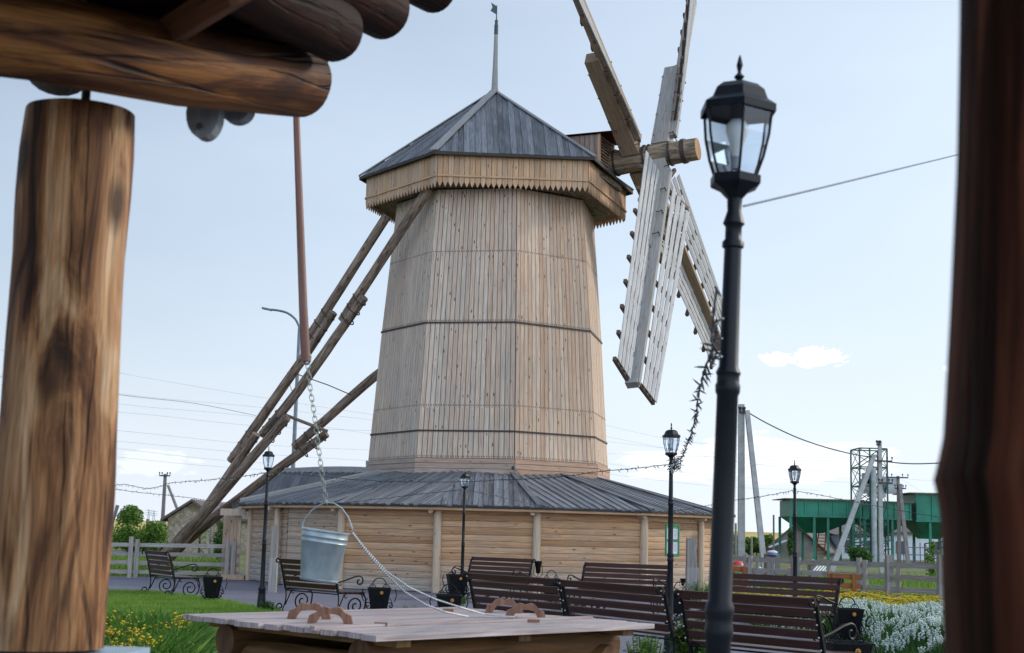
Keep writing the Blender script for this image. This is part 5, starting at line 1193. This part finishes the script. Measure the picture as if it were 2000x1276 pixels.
gable('stone_shed', 'low rubble stone shed with a brown gable roof behind the log props', pl.x, xr, 85, 97, pl.z, p.z, stonemat(), MT['brownroof'])
t = thing('stone_wing', 'long low rubble stone wing with a brown roof right of the shed gable', 'building', tuple(aty(440, 1060, 86))); b = MB(); q0, q1 = aty(405, 1000, 86), aty(520, 1012, 86); b.face([(q0.x, 86, 0), (q1.x, 86, 0), (q1.x, 86, 2.05), (q0.x, 86, 2.05)]); b.face([(q1.x, 86, 0), (q1.x, 96, 0), (q1.x, 96, 2.05), (q1.x, 86, 2.05)]); b.build('wall', stonemat(), t)
b = MB(); b.face([(q0.x-.5, 85.6, 2.0), (q1.x+.4, 85.6, 2.0), (q1.x+.4, 92, 3.0), (q0.x-.5, 92, 3.0)]); b.beam((q0.x-.5, 85.6, 1.98), (q1.x+.4, 85.6, 1.98), V((0, 0, .15)), V((0, .05, 0))); b.build('roof', MT['brownroof'], t)
p = aty(1552, 1026, 135); pl = aty(1496, 1073, 135); 
gable('grey_shed', 'grey stained concrete shed with a gable roof behind the left hopper', pl.x, 2*p.x-pl.x, 135, 165, pl.z, p.z, MT['shedwall'], MT['brownroof'], dx=13.)
b = MB(); t = thing('shed_awning', 'pale sheet awning sloping on the grey shed gable', 'awning', tuple(aty(1520, 1062, 134))); b.beam(aty(1502, 1069, 134.2), aty(1535, 1056, 134.2), V((0, 1, 0)), V((0, 0, .12))); b.build('awning_sheet', MT['white'], t)
p0, p1 = aty(1640, 1040, 140), aty(1870, 1040, 140)
t = thing('white_hall', 'long white walled hall behind the hoppers', 'building', (p0.x, 140, 0)); b = MB(); b.face([(p0.x, 140, 0), (p1.x, 140, 0), (p1.x, 140, 2.9), (p0.x, 140, 2.2)]); b.face([(p0.x, 140, 0), (p0.x, 140, 2.2), (p0.x, 160, 2.2), (p0.x, 160, 0)]); b.build('wall', MT['white'], t)
b = MB(); b.face([(p0.x-.4, 139.6, 2.25), (p1.x, 139.6, 2.95), (p1.x, 160, 4.2), (p0.x-.4, 160, 3.6)]); b.beam((p0.x-.4, 139.6, 2.2), (p1.x, 139.6, 2.9), V((0, 0, .25)), V((0, .05, 0))); b.build('roof', MT['brownroof'], t)
for k, px in enumerate((1660, 1700, 1760, 1830)):
    b = MB(); q = aty(px, 1080, 139.9); b.box((q.x, 139.9, 1.2), .9, .08, 1.2); b.build('window', plain('dark_pane', (.05, .06, .08), .2), t)
# hoppers
YH = 120
def hopper(label, xa, xb, yt, yb, ybot, xc0, xc1, cols, dep=5.):
    a0, a1 = aty(xa, yt, YH), aty(xb, yt+2, YH); zt = a0.z; zm = aty(xa, yb, YH).z; zb = aty(xa, ybot, YH).z; c0, c1 = aty(xc0, ybot, YH).x, aty(xc1, ybot, YH).x
    t = thing('grain_hopper', label, 'hopper', (a0.x, YH, 0), 'green steel grain hoppers'); b = MB(); x0, x1 = a0.x, a1.x; Yb = YH+dep
    for q in ([(x0, YH, zm), (x1, YH, zm), (x1, YH, zt), (x0, YH, zt)], [(x0, YH, zm), (x0, YH, zt), (x0, Yb, zt), (x0, Yb, zm)], [(x1, YH, zm), (x1, Yb, zm), (x1, Yb, zt), (x1, YH, zt)], [(x0, Yb, zm), (x1, Yb, zm), (x1, Yb, zt), (x0, Yb, zt)]): b.face(q)
    ym = YH+dep*.4; yn = YH+dep*.6; T_ = [(x0, YH, zm), (x1, YH, zm), (x1, Yb, zm), (x0, Yb, zm)]; B_2 = [(c0, ym, zb), (c1, ym, zb), (c1, yn, zb), (c0, yn, zb)]
    for k in range(4): b.face([B_2[k], B_2[(k+1) % 4], T_[(k+1) % 4], T_[k]])
    b.face(B_2); b.build('hopper_body', MT['green'], t); b = MB(); n_ = max(3, int((x1-x0)/1.1))
    for k in range(n_+1): xx = x0+(x1-x0)*k/n_; b.beam((xx, YH-.05, zm), (xx, YH-.05, zt), V((.10, 0, 0)), V((0, .1, 0)))
    for z in (zm, zt): b.beam((x0-.1, YH-.06, z), (x1+.1, YH-.06, z), V((0, 0, .12)), V((0, .12, 0)))
    b.build('stiffener', MT['green'], t)
    b = MB(); b.beam((x0-.6, YH+dep/2, zt+.08), (x1+.2, YH+dep/2, zt+.08), V((0, dep+.6, 0)), V((0, 0, .07))); b.build('lid_plate', MT['rust'], t)
    for px in cols:
        xx = aty(px, 1080, YH).x
        for yy in (YH+.1, Yb-.1): 
            b = MB(); b.beam((xx, yy, 0), (xx, yy, zm), V((.20, 0, 0)), V((0, .20, 0))); b.build('column', MT['green'], t)
hopper('left green hopper with a deep funnel, nearest the lamp', 1545, 1682, 976, 1008, 1040, 1583, 1618, [1545, 1591, 1618, 1668])
hopper('middle green hopper partly behind the lattice tower', 1686, 1778, 981, 1013, 1045, 1720, 1745, [1690, 1744])
hopper('right green hopper with a taller box at the right edge', 1790, 1880, 965, 1018, 1052, 1812, 1850, [1818, 1870])
t = thing('lattice_tower', 'green steel lattice tower with grain machines rising above the hoppers', 'tower', tuple(aty(1706, 1080, 118))); b = MB(); z1 = aty(1706, 876, 118).z; xa, xb = aty(1680, 1000, 118).x, aty(1734, 1000, 118).x; ya, yb_ = 118, 121.; nlv = 6
for (x, y) in ((xa, ya), (xb, ya), (xa, yb_), (xb, yb_), (aty(1700, 1000, 118).x, ya)): b.beam((x, y, 0), (x, y, z1), V((.12, 0, 0)), V((0, .12, 0)))
for k in range(nlv+1):
    z = z1*k/nlv
    for (q0, q1) in (((xa, ya), (xb, ya)), ((xa, yb_), (xb, yb_)), ((xa, ya), (xa, yb_)), ((xb, ya), (xb, yb_))):
        b.beam((*q0, z), (*q1, z), V((0, 0, .1)), V((.06, .06, 0)))
        if k < nlv: b.beam((*q0, z), (*q1, z+z1/nlv), V((0, 0, .07)), V((.05, .05, 0))); b.beam((*q1, z), (*q0, z+z1/nlv), V((0, 0, .05)), V((.05, .05, 0)))
b.build('lattice_frame', plain('dark_green_lattice_paint', (.008, .085, .06), .5, 0, .3, 1), t)
b = MB()
for (px, py, w_, h_, rr) in ((1700, 935, 1.2, .9, 0), (1735, 940, 1.6, .7, 0), (1742, 955, 1.5, .8, 0), (1712, 962, 1.3, .8, 0), (1690, 950, .8, 1.2, 0)):
    q = aty(px, py, 119.2); b.box(q, w_, 1.0, h_)
q = aty(1707, 1000, 117.6); b.tube([(q.x, 117.6, 0), (q.x, 117.6, aty(1706, 915, 118).z)], .22, 10); b.build('grain_cleaner', plain('galvanised_grey', (.38, .40, .41), .5, .2, .4, 1.5), t)
for i_, (xa_, xb_, yt_, dd_, lab_) in enumerate(((1640, 1700, 1042, 131, 'dark steel roof truss resting before the white hall, left of the lattice tower'), (1704, 1742, 1050, 127, 'dark steel frame with cross braces behind the foot of the lattice tower'), (1806, 1846, 1062, 110, 'dark pipe frame beneath the right hopper'))):
    q0, q1 = aty(xa_, yt_, dd_), aty(xb_, yt_-4, dd_); t = thing('steel_frame', lab_, 'steel frame', (q0.x, dd_, 0)); b = MB(); n_ = 6
    for k in range(n_+1):
        xx = q0.x+(q1.x-q0.x)*k/n_; zt1 = q0.z+(q1.z-q0.z)*k/n_
        if k % 2 == 0: b.beam((xx, dd_, 0), (xx, dd_, zt1), V((.09, 0, 0)), V((0, .09, 0)))
        if k < n_: b.beam((xx, dd_, zt1-.45*(k % 2)), (xx+(q1.x-q0.x)/n_, dd_, zt1-.45*((k+1) % 2)), V((0, 0, .06)), V((0, .06, 0)))
    for dz in (0, .45, 1.2): b.beam((q0.x, dd_, q0.z-dz), (q1.x, dd_, q1.z-dz), V((0, 0, .09)), V((0, .09, 0)))
    b.build('frame_tubes', plain('dark_steel_frame', (.03, .04, .045), .6), t)
t = thing('ladder', 'orange ladder leaning beneath the left hopper', 'ladder', tuple(aty(1605, 1085, 122))); b = MB(); s0, s1 = aty(1601, 1085, 122), aty(1607, 1036, 123); wv = V((.38, 0, 0))
for s_ in (-1, 1): b.beam(s0+wv*s_, s1+wv*s_*.8, V((.09, 0, 0)), V((0, .09, 0)))
for k in range(8): q = s0.lerp(s1, (k+.5)/8); b.beam(q-wv*.9, q+wv*.9, V((0, 0, .07)), V((0, .07, 0)))
b.build('ladder_frame', MT['orange'], t)
t = thing('scaffold', 'purple and blue tube scaffold in front of the white hall', 'scaffold', tuple(aty(1775, 1090, 100))); b = MB()
for px in (1752, 1765, 1783, 1797): q = aty(px, 1060, 100); b.tube([(q.x, 100, 0), (q.x, 100, q.z)], .035, 5, m=px % 2)
for z in (.3, .8, 1.3): b.tube([(aty(1752, 1, 100).x, 100, z), (aty(1797, 1, 100).x, 100, z)], .03, 5, m=0)
b.build('tube_frame', [plain('purple_tube', (.22, .06, .12), .5), plain('blue_tube', (.05, .07, .16), .5)], t)
def make_pine_bench(label, px, pyt, dd, wpx):
    p = aty(px, pyt, dd); w_ = wpx/F*dd; t = thing('pine_bench', label, 'bench', (p.x, dd, 0)); z = p.z; b = MB()
    for k in range(2): b.beam((p.x-w_/2, dd+.02*k, z-.07-.19*k), (p.x+w_/2, dd+.02*k, z-.09-.19*k), V((0, 0, .115)), V((0, .03, 0)))
    b.build('backrest', MT['orange'], t); b = MB(); b.box((p.x, dd+.28, .44), w_, .42, .05); b.build('seat', MT['orange'], t)
    for s_ in (-.3, .3): b = MB(); b.beam((p.x+s_*w_, dd-.04, 0), (p.x+s_*w_, dd-.04, z-.02), V((.09, 0, 0)), V((0, .06, 0))); b.build('leg', MT['orange'], t); b = MB(); b.beam((p.x+s_*w_, dd+.45, 0), (p.x+s_*w_, dd+.45, .42), V((.09, 0, 0)), V((0, .06, 0))); b.build('leg', MT['orange'], t)
make_pine_bench('small orange pine bench seen from behind in the tall grass', 1648, 1119, 31.2, 64)
make_pine_bench('orange pine bench end just right of the large near lamp post', 1442, 1105, 33, 34)
t = thing('red_tub', 'upturned red plastic tub on the orange bench end by the near lamp post', 'tub', tuple(aty(1444, 1103, 33.3))); b = MB(); q = aty(1441, 1105, 33.3); b.lathe([(.14, 0), (.13, .04), (.10, .08), (.05, .105), (.0, .11)], 16, (q.x, 33.3, q.z)); b.build('tub_shell', MT['red'], t, smooth=True)
for nm, lab, px, py, dd, rx, rz_, m in (('tarp', 'blue and white tarpaulin bundle on the heap left of the lamp before the hoppers', 1509, 1079, 44, .16, .06, 'white'), ('tarp', 'dark blue tarpaulin fold under the white one', 1509, 1084, 43.8, .15, .05, 'blue'), ('sack', 'white sack behind the right fence, below its middle rail', 1481, 1111, 42, .10, .06, 'white'), ('sack', 'pale blue sack behind the fence post left of the white pallet', 1588, 1099, 42, .07, .08, 'white'), ('tub', 'pink plastic tub behind the fence next to the lamp', 1543, 1112, 40, .08, .05, 'red')):
    q = aty(px, py, dd); b = MB(); b.ball((0, 0, 0), rx*1.0, .3, rz_, n=14)
    b.v = [(x*(1+.15*noise.noise(V((x*9, y*5, z*9))))+q.x, y+dd, z*(1+.4*noise.noise(V((x*12, y*5, 3))))+q.z) for x, y, z in b.v]; o = b.build(nm, MT[m], smooth=True); tag(o, lab, nm)
    q2 = MB(); q2.box((q.x, dd+.1, (q.z-.05)/2), rx*2.6, .5, max(.1, q.z-.05)); pile = q2.build('crate', MT['oldpole']); tag(pile, 'old grey crate carrying the '+lab.split(',')[0].split(' behind')[0].split(' on the')[0].split(' under')[0], 'crate')
t = thing('pallet', 'white slatted pallet lying aslant behind the fence under the ladder', 'pallet', tuple(aty(1598, 1110, 40))); b = MB()
for k in range(5): q = aty(1588+k*6, 1116, 40); q1 = aty(1597+k*6, 1106, 41); b.beam(q, q1, V((.035, 0, 0)), V((0, 0, .02)))
b.build('slats', MT['white'], t)
# low wild growth strip beyond fences
b = MB()
for _ in range(9000):
    if random.random() < .5: y = random.uniform(37, 60); x = random.uniform(.13*y, .33*y)
    else: y = random.uniform(43.2, 60); x = random.uniform(-.30*y, -.19*y)
    blades(b, x, y, 0, random.uniform(.15, .5), .02, .6, r=random.random())
tag(b.build('wild_growth', MT['grass']), 'wild grass and weeds growing beyond the rail fences', 'grass', kind='stuff')
